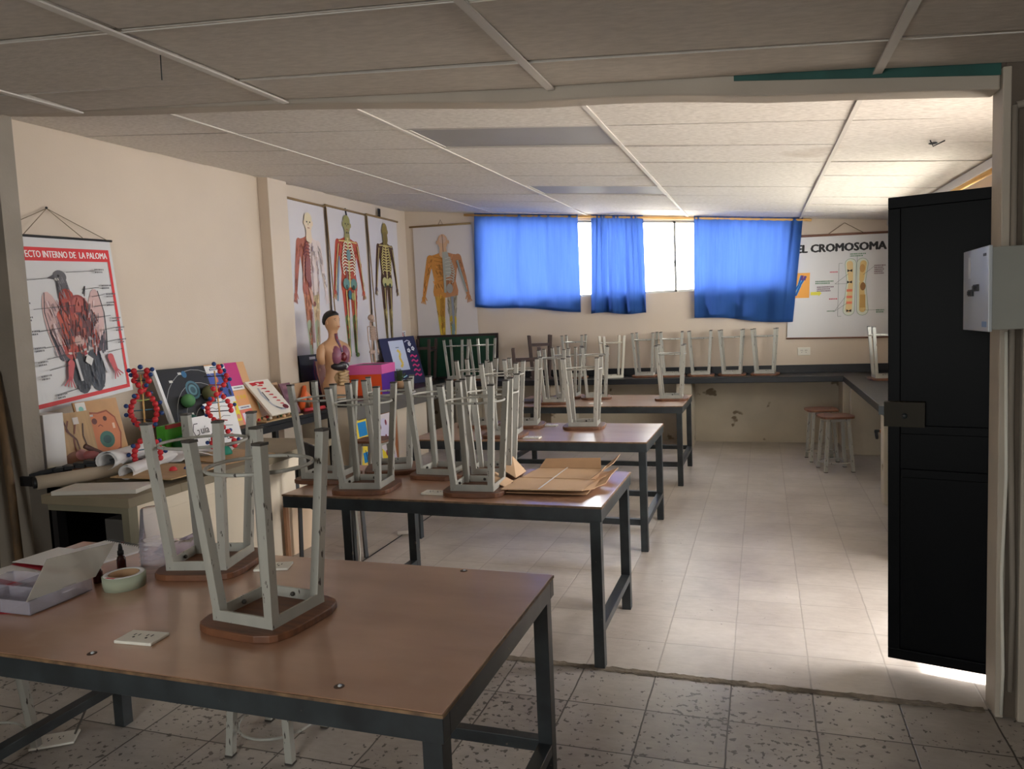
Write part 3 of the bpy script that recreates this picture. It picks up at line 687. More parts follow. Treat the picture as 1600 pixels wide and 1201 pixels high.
BC = [(-4.14, 9.84, 3, 'grey upturned stool in front of the green board, the left one of the pair'),
 (-3.74, 9.84, -4, 'grey upturned stool in front of the green board, the right one of the pair'),
 (-2.42, 9.86, 2, 'pale upturned stool on the back counter just right of the dark brown stool'),
 (-1.47, 9.90, -3, 'grey upturned stool on the back counter, just right of the bare steel one'),
 (-1.12, 9.88, 5, 'grey upturned stool on the back counter, second of five in a row'),
 (-.76, 9.90, 2, 'grey upturned stool on the back counter, middle of five in a row'),
 (-.37, 9.91, -3, 'grey upturned stool on the back counter, next to last in the row of five'),
 (.03, 9.91, -6, 'grey upturned stool on the back counter, last in the row, left of the wall outlet')]
for x, y, a, lb in BC: dup(stool, (x, y, cb), math.radians(a), lb, 'upturned stools on the back counter')
dup(stool, (1.27, 9.0, cb), math.radians(3), 'upturned stool on the side counter, mostly hidden by the black door', 'stools at the side counter')
def upright(x, y, a, lb, g):
    r = dup(stool, (x, y, SH), math.radians(a), lb, g); r.rotation_euler = (PI, 0, math.radians(a)); return r
upright(.715, 8.42, 12, 'upright stool with brown seat in front of the side counter, the nearer of two', 'stools standing on the floor by the side counter')
upright(.62, 8.98, 8, 'upright stool with dark seat behind the nearer one by the side counter', 'stools standing on the floor by the side counter')
upright(-1.93, 2.49, 3, 'upright grey stool whose feet show under the nearest table', 'stools standing on the floor near the camera')
upright(-3.02, 2.02, 10, 'upright grey stool at the left end of the nearest table, one leg in view', 'stools standing on the floor near the camera')
upright(-3.72, 6.6, 5, 'upright stool with wooden seat half hidden behind the stools of the second table', 'stools standing on the floor by the left wall')
# bare steel stool without a wooden seat
s2 = make_stool('steel_stool', 'upturned cream steel stool with no wooden seat on the back counter', 'upturned stools on the back counter', paint=mat('cream_stool_paint', (206, 200, 184), .45, var=.1), with_seat=False, caps=False)
s2.location = (-1.90, 9.84, cb-.022); s2.rotation_euler = (0, 0, math.radians(24))
# dark wooden stools with straight rungs
def make_wood_stool(label, loc, a, g):
    e = empty('wooden_stool', loc, math.radians(a), label, 'stool', g)
    MB().span((-.15, -.15, 0), (.15, .15, .025), M_dstool).build('seat', e, bevel=.005)
    for sx in (-1, 1):
        for sy in (-1, 1): MB().vbar((sx*.11, sy*.11, .025), (sx*.145, sy*.145, .60), .036, M_dstool).build('leg', e, bevel=.003)
    for sx in (-1, 1):
        MB().bar((sx*.135, -.12, .44), (sx*.135, .12, .44), .02, .03, M_dstool).build('rung', e)
        MB().bar((-.12, sx*.137, .47), (.12, sx*.137, .47), .02, .03, M_dstool).build('rung', e)
    return e
make_wood_stool('dark brown wooden stool upturned on the back counter behind the farthest table', (-2.90, 9.84, cb), 20, 'dark wooden stools')
make_wood_stool('dark brown wooden stool upturned at the left end of the farthest table', (-2.47, 7.84, TZ), 18, 'dark wooden stools')
make_wood_stool('dark brown wooden stool upturned in the corner, left of the green board', (-4.64, 9.80, cb), 4, 'dark wooden stools')

# ------------------------------------------------------------------ printed sheets
def text_geo(txt, h, bold=.0):
    cu = bpy.data.curves.new('lettering_tmp', 'FONT'); cu.body = txt; cu.size = h*1.38; cu.offset = bold*h; cu.resolution_u = 2
    ob = bpy.data.objects.new('lettering_tmp', cu); C.objects.link(ob)
    dg = bpy.context.evaluated_depsgraph_get(); me = bpy.data.meshes.new_from_object(ob.evaluated_get(dg))
    vs = [(v.co.x, v.co.y) for v in me.vertices]; fs = [tuple(p.vertices) for p in me.polygons]
    bpy.data.objects.remove(ob); bpy.data.curves.remove(cu); bpy.data.meshes.remove(me)
    return vs, fs
class Art:
    """flat print in metres: x to the right, y up, drawn over a sheet W by H"""
    def __init__(s, W, H): s.W = W; s.H = H; s.items = []; s.n = 0
    def poly(s, pts, c, lift=None): s.items.append((list(pts), [tuple(range(len(pts)))], c, s.n if lift is None else lift)); s.n += 1; return s
    def rect(s, x0, y0, x1, y1, c): return s.poly([(x0, y0), (x1, y0), (x1, y1), (x0, y1)], c)
    def ell(s, x, y, rx, ry, c, a=0, n=18):
        ca, sa = math.cos(a), math.sin(a)
        return s.poly([(x+rx*math.cos(t)*ca-ry*math.sin(t)*sa, y+rx*math.cos(t)*sa+ry*math.sin(t)*ca) for t in [2*PI*k/n for k in range(n)]], c)
    def cap(s, p, r, q, R, c, n=6):
        a = math.atan2(q[1]-p[1], q[0]-p[0]); P = []
        for k in range(n+1): t = a+PI/2+PI*k/n; P.append((p[0]+r*math.cos(t), p[1]+r*math.sin(t)))
        for k in range(n+1): t = a-PI/2+PI*k/n; P.append((q[0]+R*math.cos(t), q[1]+R*math.sin(t)))
        return s.poly(P, c)
    def line(s, pts, w, c):
        for p, q in zip(pts, pts[1:]):
            d = Vector((q[0]-p[0], q[1]-p[1])); n = Vector((-d.y, d.x)).normalized()*w/2
            s.items.append(([(p[0]+n.x, p[1]+n.y), (p[0]-n.x, p[1]-n.y), (q[0]-n.x, q[1]-n.y), (q[0]+n.x, q[1]+n.y)], [(0, 1, 2, 3)], c, s.n))
        s.n += 1; return s
    def text(s, t, x, y, h, c, bold=.02, width=None, align='l'):
        vs, fs = text_geo(t, h, bold); x0 = min(v[0] for v in vs); x1 = max(v[0] for v in vs); k = (width/(x1-x0)) if width else 1
        dx = {'l': 0, 'c': -.5, 'r': -1}[align]*(x1-x0)*k
        s.items.append(([(x+dx+(v[0]-x0)*k, y+v[1]) for v in vs], fs, c, s.n)); s.n += 1; return s
    def smudge(s, x, y, w, h, c, rows=1, rnd=random):
        """caption too small to read: a few short grey dashes"""
        for r in range(rows):
            xx = x
            while xx < x+w*(1 if r == 0 else .8):
                l = rnd.uniform(.2, .45)*h*2.2; s.items.append(([(xx, y-r*h*1.7), (xx+l, y-r*h*1.7), (xx+l, y-r*h*1.7+h), (xx, y-r*h*1.7+h)], [(0, 1, 2, 3)], c, s.n)); xx += l+h*.35
        s.n += 1; return s
    def onto(s, b, TL, TR, BR, BL, base=.003, step=.00006):
        TL, TR, BR, BL = map(Vector, (TL, TR, BR, BL)); n = (TR-TL).cross(TL-BL).normalized()
        def P(x, y, k):
            u = x/s.W; v = y/s.H
            return (BL*(1-u)+BR*u)*(1-v)+(TL*(1-u)+TR*u)*v+n*(base+step*k)
        for pts, fs, c, k in s.items: b.add([P(x, y, k) for x, y in pts], fs, ink(*c))
def sheet(name, TL, TR, BR, BL, m, art=None, th=.0016, label=None, cat=None, parent=None, wave=0, group=None, edge=None):
    TL, TR, BR, BL = map(Vector, (TL, TR, BR, BL)); n = (TR-TL).cross(TL-BL).normalized(); org = (BL+BR)/2
    b = MB(); N = 14 if wave else 1; vs = []
    for side in (0, 1):
        for j in range(N+1):
            for i in range(N+1):
                u = i/N; v = j/N; p = (BL*(1-u)+BR*u)*(1-v)+(TL*(1-u)+TR*u)*v
                if side: p = p-n*th
                vs.append(p-org)
    K = (N+1)**2; fs = []
    for j in range(N):
        for i in range(N):
            a = j*(N+1)+i; fs.append((a, a+1, a+N+2, a+N+1)); fs.append((K+a, K+a+N+1, K+a+N+2, K+a+1))
    for i in range(N):
        fs.append((i, K+i, K+i+1, i+1)); a = N*(N+1)+i; fs.append((a, a+1, K+a+1, K+a))
        a = i*(N+1); fs.append((a, a+N+1, K+a+N+1, K+a)); a += N; fs.append((a, K+a, K+a+N+1, a+N+1))
    b.add(vs, fs, m)
    if art: art.onto(b, TL-org, TR-org, BR-org, BL-org)
    o = b.build(name, parent, loc=org if parent is None else org, fix=False)
    return tag(o, label, cat, group)

# ---- pigeon chart
RED = (214, 52, 56)
W_, H_ = 1.0, 1.25
a = Art(W_, H_)
a.rect(.03, 1.075, .97, 1.175, RED); a.rect(.03, .045, .055, 1.08, RED); a.rect(.945, .045, .97, 1.08, RED); a.rect(.03, .03, .97, .06, RED)
a.text('ASPECTO INTERNO DE  LA PALOMA', .165, 1.100, .052, (240, 238, 236), 0, width=.78); a.text('ASPECTO INTERNO DE  LA PALOMA', .168, 1.100, .052, (240, 238, 236), 0, width=.78)
DK, GR_, RB, PK = (62, 58, 64), (110, 106, 112), (176, 72, 62), (206, 172, 168)
a.ell(.375, .58, .085, .27, PK, .12); a.ell(.74, .60, .075, .26, PK, -.12)
a.line([(.33, .84), (.30, .70), (.32, .5), (.37, .33)], .008, DK); a.line([(.80, .84), (.83, .66), (.82, .5), (.80, .36)], .008, DK)
for k in range(7): a.line([(.31+.012*k, .55-.02*k), (.36+.02*k, .34-.01*k)], .013, (88, 84, 92)); a.line([(.80-.008*k, .52-.01*k), (.79-.018*k, .36-.01*k)], .013, (84, 80, 90))
a.cap((.49, .93), .045, (.50, .80), .06, (96, 92, 98)); a.ell(.485, .955, .058, .05, (98, 96, 100)); a.poly([(.44, .975), (.375, .945), (.435, .935)], (78, 74, 78)); a.ell(.475, .962, .010, .010, (28, 26, 28)); a.ell(.455, .935, .02, .012, (200, 196, 190))
a.cap((.51, .80), .065, (.50, .42), .11, RB); a.cap((.64, .66), .05, (.70, .45), .04, RB); a.cap((.44, .66), .045, (.46, .45), .05, (196, 92, 76))
a.ell(.60, .73, .085, .085, (150, 68, 66)); a.ell(.60, .74, .055, .06, (178, 92, 84)); a.line([(.66, .82), (.69, .88), (.67, .80)], .008, DK)
a.ell(.59, .56, .10, .12, (112, 74, 78)); a.ell(.55, .60, .055, .07, (168, 78, 66)); a.line([(.50, .76), (.50, .60), (.54, .50)], .03, (120, 62, 60))
a.ell(.55, .46, .045, .045, (196, 160, 152)); a.ell(.65, .43, .05, .055, (176, 168, 170)); a.line([(.70, .46), (.62, .40), (.52, .37), (.43, .38)], .016, (206, 190, 186)); a.line([(.44, .36), (.52, .34), (.60, .36)], .014, (170, 60, 80)); a.ell(.65, .43, .025, .03, (120, 110, 118))
a.ell(.515, .22, .085, .16, (70, 72, 80)); a.ell(.655, .22, .085, .165, (66, 70, 80)); a.rect(.50, .22, .66, .34, (70, 72, 80))
pr = random.Random(5)
for k in range(150):
    x = pr.uniform(.42, .78); y = pr.uniform(.38, .80)
    if abs(x-.57) > .17 or (x > .68 and y > .7): continue
    c = pr.choice(((84, 50, 54), (120, 62, 62), (196, 110, 100), (70, 62, 68), (150, 80, 74))); a.line([(x, y), (x+pr.uniform(-.02, .02), y-pr.uniform(.03, .07))], pr.uniform(.004, .012), c)
for k in range(70):
    s_ = pr.choice((0, 1)); x = (.375, .74)[s_]+pr.uniform(-.06, .06); y = pr.uniform(.40, .78); a.line([(x, y), (x+(.015, -.015)[s_], y-.06)], pr.uniform(.003, .009), pr.choice(((120, 96, 104), (176, 140, 144), (96, 88, 96), (226, 204, 204))))
for k in range(60):
    x = pr.uniform(.45, .72); y = pr.uniform(.12, .33); a.line([(x, y), (x+pr.uniform(-.01, .01), y-.05)], .006, pr.choice(((52, 54, 62), (96, 98, 108), (80, 82, 90))))
for k in range(24):
    x = .48+pr.uniform(-.04, .05); y = pr.uniform(.80, .95); a.line([(x, y), (x+.006, y-.03)], .006, pr.choice(((70, 68, 74), (130, 126, 132))))
a.poly([(.58, .35), (.63, .31), (.60, .26), (.55, .30)], (206, 204, 202)); a.line([(.47, .33), (.49, .16)], .022, (196, 194, 196)); a.line([(.71, .36), (.76, .18)], .022, (200, 198, 200))
for sx, x0 in ((-1, .42), (1, .80)):
    a.cap((x0, .30), .03, (x0+sx*.03, .20), .02, (196, 88, 92))
    for k in range(4): a.line([(x0+sx*.03, .21), (x0+sx*(.01+.03*k), .12+.01*k)], .01, (186, 74, 84))
for x0, y0, x1 in ((.53, .985, .79), (.20, .93, .39), (.64, .85, .80), (.20, .72, .56), (.72, .79, .83), (.72, .71, .88), (.20, .56, .42), (.70, .62, .87), (.76, .52, .92), (.22, .44, .54), (.22, .36, .42), (.22, .28, .40), (.74, .42, .92), (.30, .10, .46), (.78, .34, .94)):
    a.line([(x0, y0), (x1, y0+.012)], .004, (70, 70, 74))
for x, y in ((.79, 1.0), (.83, .87), (.86, .80), (.85, .73), (.88, .60), (.90, .52), (.90, .42), (.10, .76), (.10, .66), (.12, .56), (.14, .44), (.14, .34), (.14, .24), (.24, .09)): a.smudge(x, y, .08, .012, (96, 94, 98), 2)
PL = sheet('pigeon_chart', (-4.965, 3.72, 2.44), (-4.965, 4.735, 2.475), (-4.78, 4.665, 1.285), (-4.78, 3.77, 1.19), M_vinyl, a, wave=1, label='hanging vinyl pigeon anatomy chart with a red border and grey bird', cat='wall chart')
ox, oy, oz = PL.location
MB().tube([(-4.96-ox, 3.70-oy, 2.445-oz), (-4.96-ox, 4.75-oy, 2.48-oz)], .009, M_black, 8).build('hanging_rod', PL)
MB().tube([(-4.95-ox, 3.75-oy, 2.45-oz), (-4.97-ox, 4.2-oy, 2.67-oz), (-4.95-ox, 4.70-oy, 2.48-oz)], .003, M_cord, 5).tube([(-4.95-ox, 3.98-oy, 2.46-oz), (-4.97-ox, 4.2-oy, 2.67-oz), (-4.95-ox, 4.47-oy, 2.48-oz)], .003, M_cord, 5).sphere((-4.97-ox, 4.2-oy, 2.675-oz), .01, M_frame, 8).build('hanging_cord', PL)

# ---- anatomy figures
def figure(a, cx, y0, h, L, R, head, hl=None, hair=None, bones=None, ribs=None, legL=None, legR=None, back=False, feet=None, pelvis=None, spread=1.0):
    def P(x, y): return (cx+x*h*spread, y0+y*h)
    def cap(p, r, q, s, c): a.cap(P(*p), r*h, P(*q), s*h, c)
    legL = legL or L; legR = legR or R
    for sx, body, leg in ((-1, L, legL), (1, R, legR)):
        cap((sx*.048, .50), .048, (sx*.045, .285), .030, leg); cap((sx*.045, .285), .031, (sx*.040, .06), .016, feet or leg); a.ell(*P(sx*.055, .035), .028*h, .016*h, feet or leg)
        cap((sx*.112, .795), .030, (sx*.150, .63), .022, body); cap((sx*.150, .63), .022, (sx*.175, .49), .014, body)
        a.ell(*P(sx*.182, .462), .016*h, .024*h, body)
        for k in range(4): a.line([P(sx*(.172+.007*k), .45), P(sx*(.168+.012*k), .415+.004*k)], .007*h, body)
        a.line([P(sx*.168, .48), P(sx*.155, .445)], .008*h, body)
        a.poly([P(0, .845), P(sx*.03, .84), P(sx*.075, .825), P(sx*.125, .815), P(sx*.13, .77), P(sx*.10, .70), P(sx*.085, .60), P(sx*.10, .52), P(sx*.095, .48), P(0, .465)], body)
    sr = random.Random(int(cx*1000)+int(h*100))
    def tone(c, k): return tuple(max(0, min(255, int(x*k/8)*8)) for x in c)
    for sx, body, leg in ((-1, L, legL), (1, R, legR)):
        for k in range(16):
            for c0, p, q, wd in ((body, (sx*.112, .79), (sx*.150, .63), .022), (body, (sx*.150, .62), (sx*.175, .49), .013), (leg, (sx*.048, .50), (sx*.045, .30), .036), (leg, (sx*.045, .28), (sx*.040, .08), .018)):
                t = sr.uniform(0, .75); o_ = sr.uniform(-1, 1)*wd; t2 = t+sr.uniform(.12, .25)
                a.line([P(p[0]+(q[0]-p[0])*t+o_, p[1]+(q[1]-p[1])*t), P(p[0]+(q[0]-p[0])*t2+o_*.8, p[1]+(q[1]-p[1])*t2)], sr.uniform(.003, .007)*h, tone(c0, sr.choice((.72, .85, 1.18))))
            x = sr.uniform(.01, .085); y = sr.uniform(.50, .79)
            a.line([P(sx*x, y), P(sx*(x+.012), y+.035)], sr.uniform(.004, .009)*h, tone(body, sr.choice((.74, .86, 1.15))))
    cap((0, .90), .026, (0, .83), .036, head); a.ell(*P(0, .93), .046*h, .062*h, head); 
    for sx in (-1, 1): a.ell(*P(sx*.046, .925), .008*h, .016*h, head)
    if hair: a.ell(*P(0, .955), .044*h, .036*h, hair)
    if not back:
        c = (70, 58, 50); a.ell(*P(-.016, .932), .008*h, .005*h, c); a.ell(*P(.018, .932), .008*h, .005*h, c); a.line([P(0, .925), P(-.004, .912)], .004*h, c); a.line([P(-.012, .895), P(.012, .895)], .005*h, (150, 80, 70))
    if ribs:
        for k in range(10):
            y = .80-.021*k; w = .055+.03*math.sin(min(k, 6)/6*PI/2)-.004*max(0, k-6)
            for sx in ribs[1]: a.line([P(0, y), P(sx*w*.6, y+.010), P(sx*w, y-.012), P(sx*w*.75, y-.026)], .0075*h, ribs[0])
    if bones:
        a.line([P(0, .84), P(0, .50)], .017*h, bones)
        for k in range(14): a.line([P(-.014, .835-.024*k), P(.014, .835-.024*k)], .006*h, bones)
        for sx in (-1, 1):
            a.line([P(sx*.115, .79), P(sx*.152, .63), P(sx*.176, .48)], .010*h, bones); a.line([P(sx*.05, .48), P(sx*.046, .29), P(sx*.040, .05)], .014*h, bones); a.ell(*P(sx*.046, .285), .014*h, .014*h, bones)
            a.line([P(0, .815), P(sx*.11, .81)], .008*h, bones)
            for k in range(4): a.line([P(sx*(.172+.006*k), .45), P(sx*(.168+.012*k), .42)], .003*h, bones)
    if pelvis:
        for sx in (-1, 1): a.ell(*P(sx*.045, .525), .042*h, .038*h, pelvis); a.ell(*P(sx*.04, .50), .018*h, .018*h, (60, 78, 66))
def hang_chart(y0, y1, zt, zb, art, label, x=-4.965):
    o = sheet('anatomy_chart', (x, y0, zt), (x, y1, zt), (x, y1, zb), (x, y0, zb), M_paper, art, label=label, cat='wall chart', group='hanging charts of the human body')
    ox, oy, oz = o.location
    MB().tube([(x-ox, y0-.03-oy, zt-oz), (x-ox, y1+.03-oy, zt-oz)], .014, M_rod, 8).build('hanging_rod', o)
    return o, (ox, oy, oz)
a = Art(.82, 2.0)
figure(a, .44, .12, 1.78, (176, 104, 84), (222, 204, 196), (228, 206, 178), hair=(222, 206, 170), ribs=((122, 62, 58), (-1,)), legL=(196, 130, 96), legR=(214, 190, 150), feet=(176, 188, 156), spread=1.05)
a.cap((.37, 1.28), .05, (.40, 1.08), .035, (120, 66, 62)); a.cap((.39, 1.35), .05, (.37, 1.15), .05, (150, 92, 84)); a.line([(.47, 1.50), (.47, .95)], .008, (120, 70, 60)); a.poly([(.36, 1.05), (.42, .86), (.46, .84), (.44, 1.0)], (206, 160, 140)); a.line([(.585, 1.40), (.60, 1.2), (.57, .9)], .008, (160, 120, 112)); a.line([(.30, 1.40), (.27, 1.1)], .02, (206, 150, 130)); a.ell(.47, .86, .03, .03, (130, 80, 70))
for k in range(6): a.line([(.36+.012*k, .80), (.38+.01*k, .42)], .006, (148, 76, 60)); a.line([(.50+.012*k, .78), (.50+.01*k, .42)], .004, (190, 150, 120))
hang_chart(7.13, 7.90, 3.17, 1.12, a, 'human body chart nearest the column, half muscles and half pale skin')
a = Art(.90, 2.0)
figure(a, .42, .15, 1.80, (190, 84, 62), (192, 90, 66), (158, 150, 96), hair=(150, 146, 90), ribs=((228, 222, 190), (-1, 1)), bones=(206, 190, 120), pelvis=(104, 140, 128), feet=(112, 130, 74), spread=1.08)
a.line([(.20, 1.42), (.15, 1.15), (.11, .88)], .02, (84, 128, 146)); a.line([(.35, 1.30), (.36, 1.05)], .012, (90, 140, 150)); a.ell(.40, .96, .04, .06, (60, 110, 120)); a.ell(.47, .94, .035, .05, (150, 150, 90)); a.line([(.34, .55), (.35, .2)], .012, (60, 130, 90)); a.line([(.49, .55), (.49, .2)], .012, (60, 130, 90)); a.ell(.40, 1.72, .012, .012, (40, 40, 34)); a.ell(.44, 1.72, .012, .012, (40, 40, 34)); a.ell(.42, 1.45, .05, .07, (120, 150, 150))
o, off = hang_chart(7.97, 8.88, 3.19, 1.14, a, 'human body chart in the middle of the left wall, red figure with white ribs')
MB().bar((0, 8.40-off[1], .02+3.19-off[2]), (.0, 8.43-off[1], 3.10-off[2]), .01, .03, M_black).build('clip', o)
MB().tube([(0.004, 7.955-off[1], 3.16-off[2]), (0.004, 8.05-off[1], 1.3-off[2])], .008, M_rod, 6).build('edge_rod', o)
a = Art(.84, 1.9)
figure(a, .44, .15, 1.70, (92, 66, 54), (96, 70, 56), (142, 124, 70), ribs=((206, 192, 120), (-1, 1)), bones=(198, 180, 116), pelvis=(186, 180, 120), back=True, feet=(150, 130, 90), spread=1.0)
a.ell(.44, 1.63, .07, .09, (128, 112, 62)); a.line([(.44, 1.70), (.44, 1.55)], .02, (120, 96, 60)); a.line([(.36, .55), (.37, .2)], .01, (60, 50, 44)); a.line([(.52, .55), (.51, .2)], .01, (60, 50, 44))
o, off = hang_chart(8.96, 9.80, 3.20, 1.25, a, 'human body chart nearest the corner, dark figure with a yellow skeleton')
MB().tube([(0.004, 8.94-off[1], 3.18-off[2]), (0.004, 9.05-off[1], 1.5-off[2])], .008, M_rod, 6).build('edge_rod', o)
b = MB()
for y in (9.27, 9.31): b.bar((0, y-off[1], 3.19-off[2]), (0, y+.01-off[1], 3.32-off[2]), .008, .03, M_black)
b.build('clip', o)
a = Art(.93, 1.62)
OY, BG = (206, 142, 68), (150, 158, 158)
figure(a, .47, -.22, 1.74, OY, (190, 134, 96), (208, 170, 140), ribs=((176, 178, 170), (1,)), legL=(208, 160, 66), legR=(178, 170, 150), back=True, feet=(212, 184, 66), spread=1.12)
a.line([(.47, 1.25), (.47, .66)], .035, (168, 170, 160)); a.cap((.51, 1.22), .035, (.53, .95), .05, (170, 172, 164)); a.ell(.54, .72, .05, .07, (160, 156, 150)); a.line([(.68, 1.12), (.73, .92), (.80, .66)], .03, BG); a.line([(.57, .60), (.57, .1)], .035, (140, 146, 160)); a.ell(.47, 1.42, .055, .05, (206, 176, 158)); a.line([(.47, 1.50), (.47, 1.25)], .008, (90, 70, 60)); a.line([(.56, .2), (.55, -.0+.02)], .04, (120, 150, 150))
for k in range(7): a.line([(.45, 1.15-.05*k), (.31+.01*k, 1.19-.06*k)], .006, (150, 96, 40)); a.line([(.49, 1.15-.05*k), (.58-.004*k, 1.17-.055*k)], .006, (206, 206, 196)); a.line([(.38+.01*k, .58), (.38+.008*k, .15)], .004, (170, 120, 40))
yb_ = YB-.02
o = sheet('anatomy_chart', (-4.87, yb_, 3.135), (-3.94, yb_, 3.115), (-3.90, yb_-.01, 1.50), (-4.86, yb_-.01, 1.50), M_paper, a, label='human body chart on the back wall, back view with yellow and grey halves', cat='wall chart', group='hanging charts of the human body')
ox, oy, oz = o.location
MB().tube([(-4.92-ox, 0, 3.15-oz), (-3.95-ox, 0, 3.13-oz)], .013, M_rod, 8).build('hanging_rod', o)
MB().tube([(-4.46-ox, 0, 3.14-oz), (-4.42-ox, 0.005, 3.22-oz), (-4.38-ox, 0, 3.14-oz)], .004, M_cord, 5).build('hanging_cord', o)

# ---- chromosome poster
W_, H_ = 1.12, 1.26
a = Art(W_, H_)
for dx, dy in ((-.008, 0), (-.004, .004), (0, -.004), (.004, .004), (.008, 0)): a.text('EL CROMOSOMA', .076+dx, 1.06+dy, .098, (24, 22, 24), 0, width=1.0)
a.rect(-.0+.01, .50, .235, .93-.12, (240, 168, 72))
for p, q in (((.03, .53), (.11, .66)), ((.08, .53), (.13, .66)), ((.11, .66), (.14, .78)), ((.125, .66), (.19, .77))):
    a.line([p, q], .028, (24, 150, 214)); a.line([p, ((p[0]+q[0])/2, (p[1]+q[1])/2), q], .012, (34, 60, 150))
a.line([(.14, .72), (.15, .78)], .03, (90, 50, 120)); a.line([(.17, .72), (.185, .77)], .03, (90, 50, 120))
a.poly([(.25, .53), (.34, .53), (.34, .515), (.375, .55), (.34, .585), (.34, .57), (.25, .57)], (226, 216, 70))
for cx, c1, c2 in ((.68, (214, 220, 204), (228, 198, 140)), (.83, (214, 220, 204), (222, 190, 120))):
    for k in (0, 1):
        cc = c1; r = .062
        if k == 0:
            for rr, col in ((.066, (150, 168, 150)), (.060, (218, 222, 206))):
                a.cap((cx+(.01 if cx < .75 else -.01), .90), rr, (cx+(.02 if cx < .75 else -.02), .68), rr*.75, col); a.cap((cx+(.02 if cx < .75 else -.02), .68), rr*.75, (cx, .33), rr, col)
    a.cap((cx, .90), .036, (cx+(.015 if cx < .75 else -.015), .70), .026, c2); a.cap((cx+(.015 if cx < .75 else -.015), .66), .026, (cx, .34), .036, c2)
for y in (.56, .48, .41): a.rect(.652, y, .716, y+.03, (236, 130, 96))
for y in (.80, .66, .31): a.poly([(.655, y), (.68, y+.012), (.71, y), (.71, y+.035), (.68, y+.02), (.655, y+.035)], (50, 40, 34))
a.ell(.83, .62, .03, .05, (150, 104, 50)); a.ell(.82, .84, .03, .05, (200, 150, 80)); a.rect(.80, .36, .86, .52, (206, 160, 84))
for p, q in (((.52, .66), (.67, .78)), ((.52, .66), (.66, .66)), ((.52, .32), (.64, .50)), ((.52, .32), (.66, .42)), ((.83, .76), (.95, .86)), ((.85, .33), (1.0, .33)), ((.76, 1.0), (.76, .92)), ((.56, .91), (.56, .26)), ((.56, .91), (.60, .91)), ((.56, .26), (.60, .26))): a.line([p, q], .0035, (100, 110, 110))
for x, y, w, c, r in ((.68, 1.01, .17, (80, 130, 90), 2), (.46, .80, .09, (200, 60, 90), 1), (.46, .47, .09, (200, 60, 90), 1), (.30, .69, .20, (80, 130, 90), 2), (.32, .62, .18, (120, 90, 110), 3), (.44, .32, .07, (90, 130, 100), 1), (.95, .86, .12, (110, 80, 90), 5), (.98, .32, .08, (80, 130, 100), 2)): a.smudge(x, y, w, .014, c, r)
o = sheet('chromosome_poster', (.36, yb_, 2.61), (1.49, yb_, 2.59), (1.47, yb_, 1.325), (.30, yb_, 1.345), M_vinyl, a, label='white poster with the heading EL CROMOSOMA and a pale chromosome drawing', cat='wall chart')
ox, oy, oz = o.location
MB().tube([(.33-ox, 0, 2.615-oz), (1.485-ox, 0, 2.59-oz)], .014, mat('brown_rod', (132, 92, 74), .6), 8).build('hanging_rod', o)
MB().tube([(.29-ox, 0, 1.34-oz), (1.48-ox, 0, 1.32-oz)], .010, bpy.data.materials['brown_rod'], 8).build('bottom_rod', o)
MB().tube([(.80-ox, 0, 2.62-oz), (.98-ox, .005, 2.74-oz), (1.2-ox, 0, 2.60-oz)], .004, M_cord, 5).build('hanging_cord', o)

# ---- prohibition sign on the stub wall
a = Art(.17, .32)
for k in range(24):
    ta, tb = 2*PI*k/24, 2*PI*(k+1)/24; a.poly([(.085+r*math.cos(t), .225+r*math.sin(t)) for r, t in ((.068, ta), (.068, tb), (.054, tb), (.054, ta))], (190, 40, 44))
a.ell(.085, .235, .016, .016, (30, 30, 32)); a.line([(.085, .215), (.085, .18)], .02, (30, 30, 32)); a.line([(.045, .265), (.125, .185)], .012, (190, 40, 44))
for i in range(4): a.smudge(.06, .115-.028*i, .09, .014, (50, 50, 54))
sheet('warning_sign', (-4.66, YP-.004, 2.56), (-4.505, YP-.004, 2.56), (-4.50, YP-.004, 2.27), (-4.66, YP-.004, 2.27), M_white, a, label='white sign with a red prohibition ring at the left edge of the photo', cat='sign')

# ------------------------------------------------------------------ models on the cabinet and side table
def lean(name, y0, y1, xb, zb, h, dx, th, m, art=None, label=None, cat='model board', group=None, tilt=0, edge=None):
    """flat board standing on its long edge and leaning back towards the left wall; y0..y1 along the wall"""
    TL = (xb-dx, y0+tilt, zb+h); TR = (xb-dx, y1+tilt, zb+h); BR = (xb, y1, zb); BL = (xb, y0, zb)
    return sheet(name, TL, TR, BR, BL, m, art, th, label, cat, group=group)
CT = .80
b = MB().span((0, 0, 0), (.16, .15, .42), M_white)
o = b.build('foam_block', None, .004, (-4.62, 3.60, CT)); tag(o, 'white foam block standing left of the wooden heart board', 'foam block')
# circulation board
a = Art(.30, .38); BR1, BR2 = (120, 66, 52), (70, 44, 40)
a.line([(.10, .33), (.07, .27), (.12, .22), (.11, .12)], .014, BR1); a.line([(.06, .34), (.09, .25), (.14, .20), (.15, .10)], .012, (96, 60, 50)); a.line([(.17, .34), (.13, .24)], .012, BR1); a.line([(.22, .30), (.20, .22), (.22, .12)], .010, BR2)
a.rect(.14, .30, .19, .345, (214, 204, 196)); a.ell(.10, .07, .10, .06, (126, 82, 58)); a.ell(.15, .10, .05, .035, (190, 130, 128))
o = lean('anatomy_board', 3.75, 4.03, -4.47, CT, .40, .08, .012, M_ply, a, 'wooden board with brown painted vessels and a clay heart', group='wooden model boards behind the paper rolls')
ox, oy, oz = o.location
MB().sphere((.035, 0.03, .10), .045, mat('clay_pink', (176, 104, 104), .5), 10, (1, 1.3, .8)).build('clay_heart', o)
MB().tube([(.04, -.02, .17), (.06, .12, .08), (.05, .2, .04)], .018, mat('clay_brown', (104, 72, 66), .5), 8).build('clay_vessel', o)
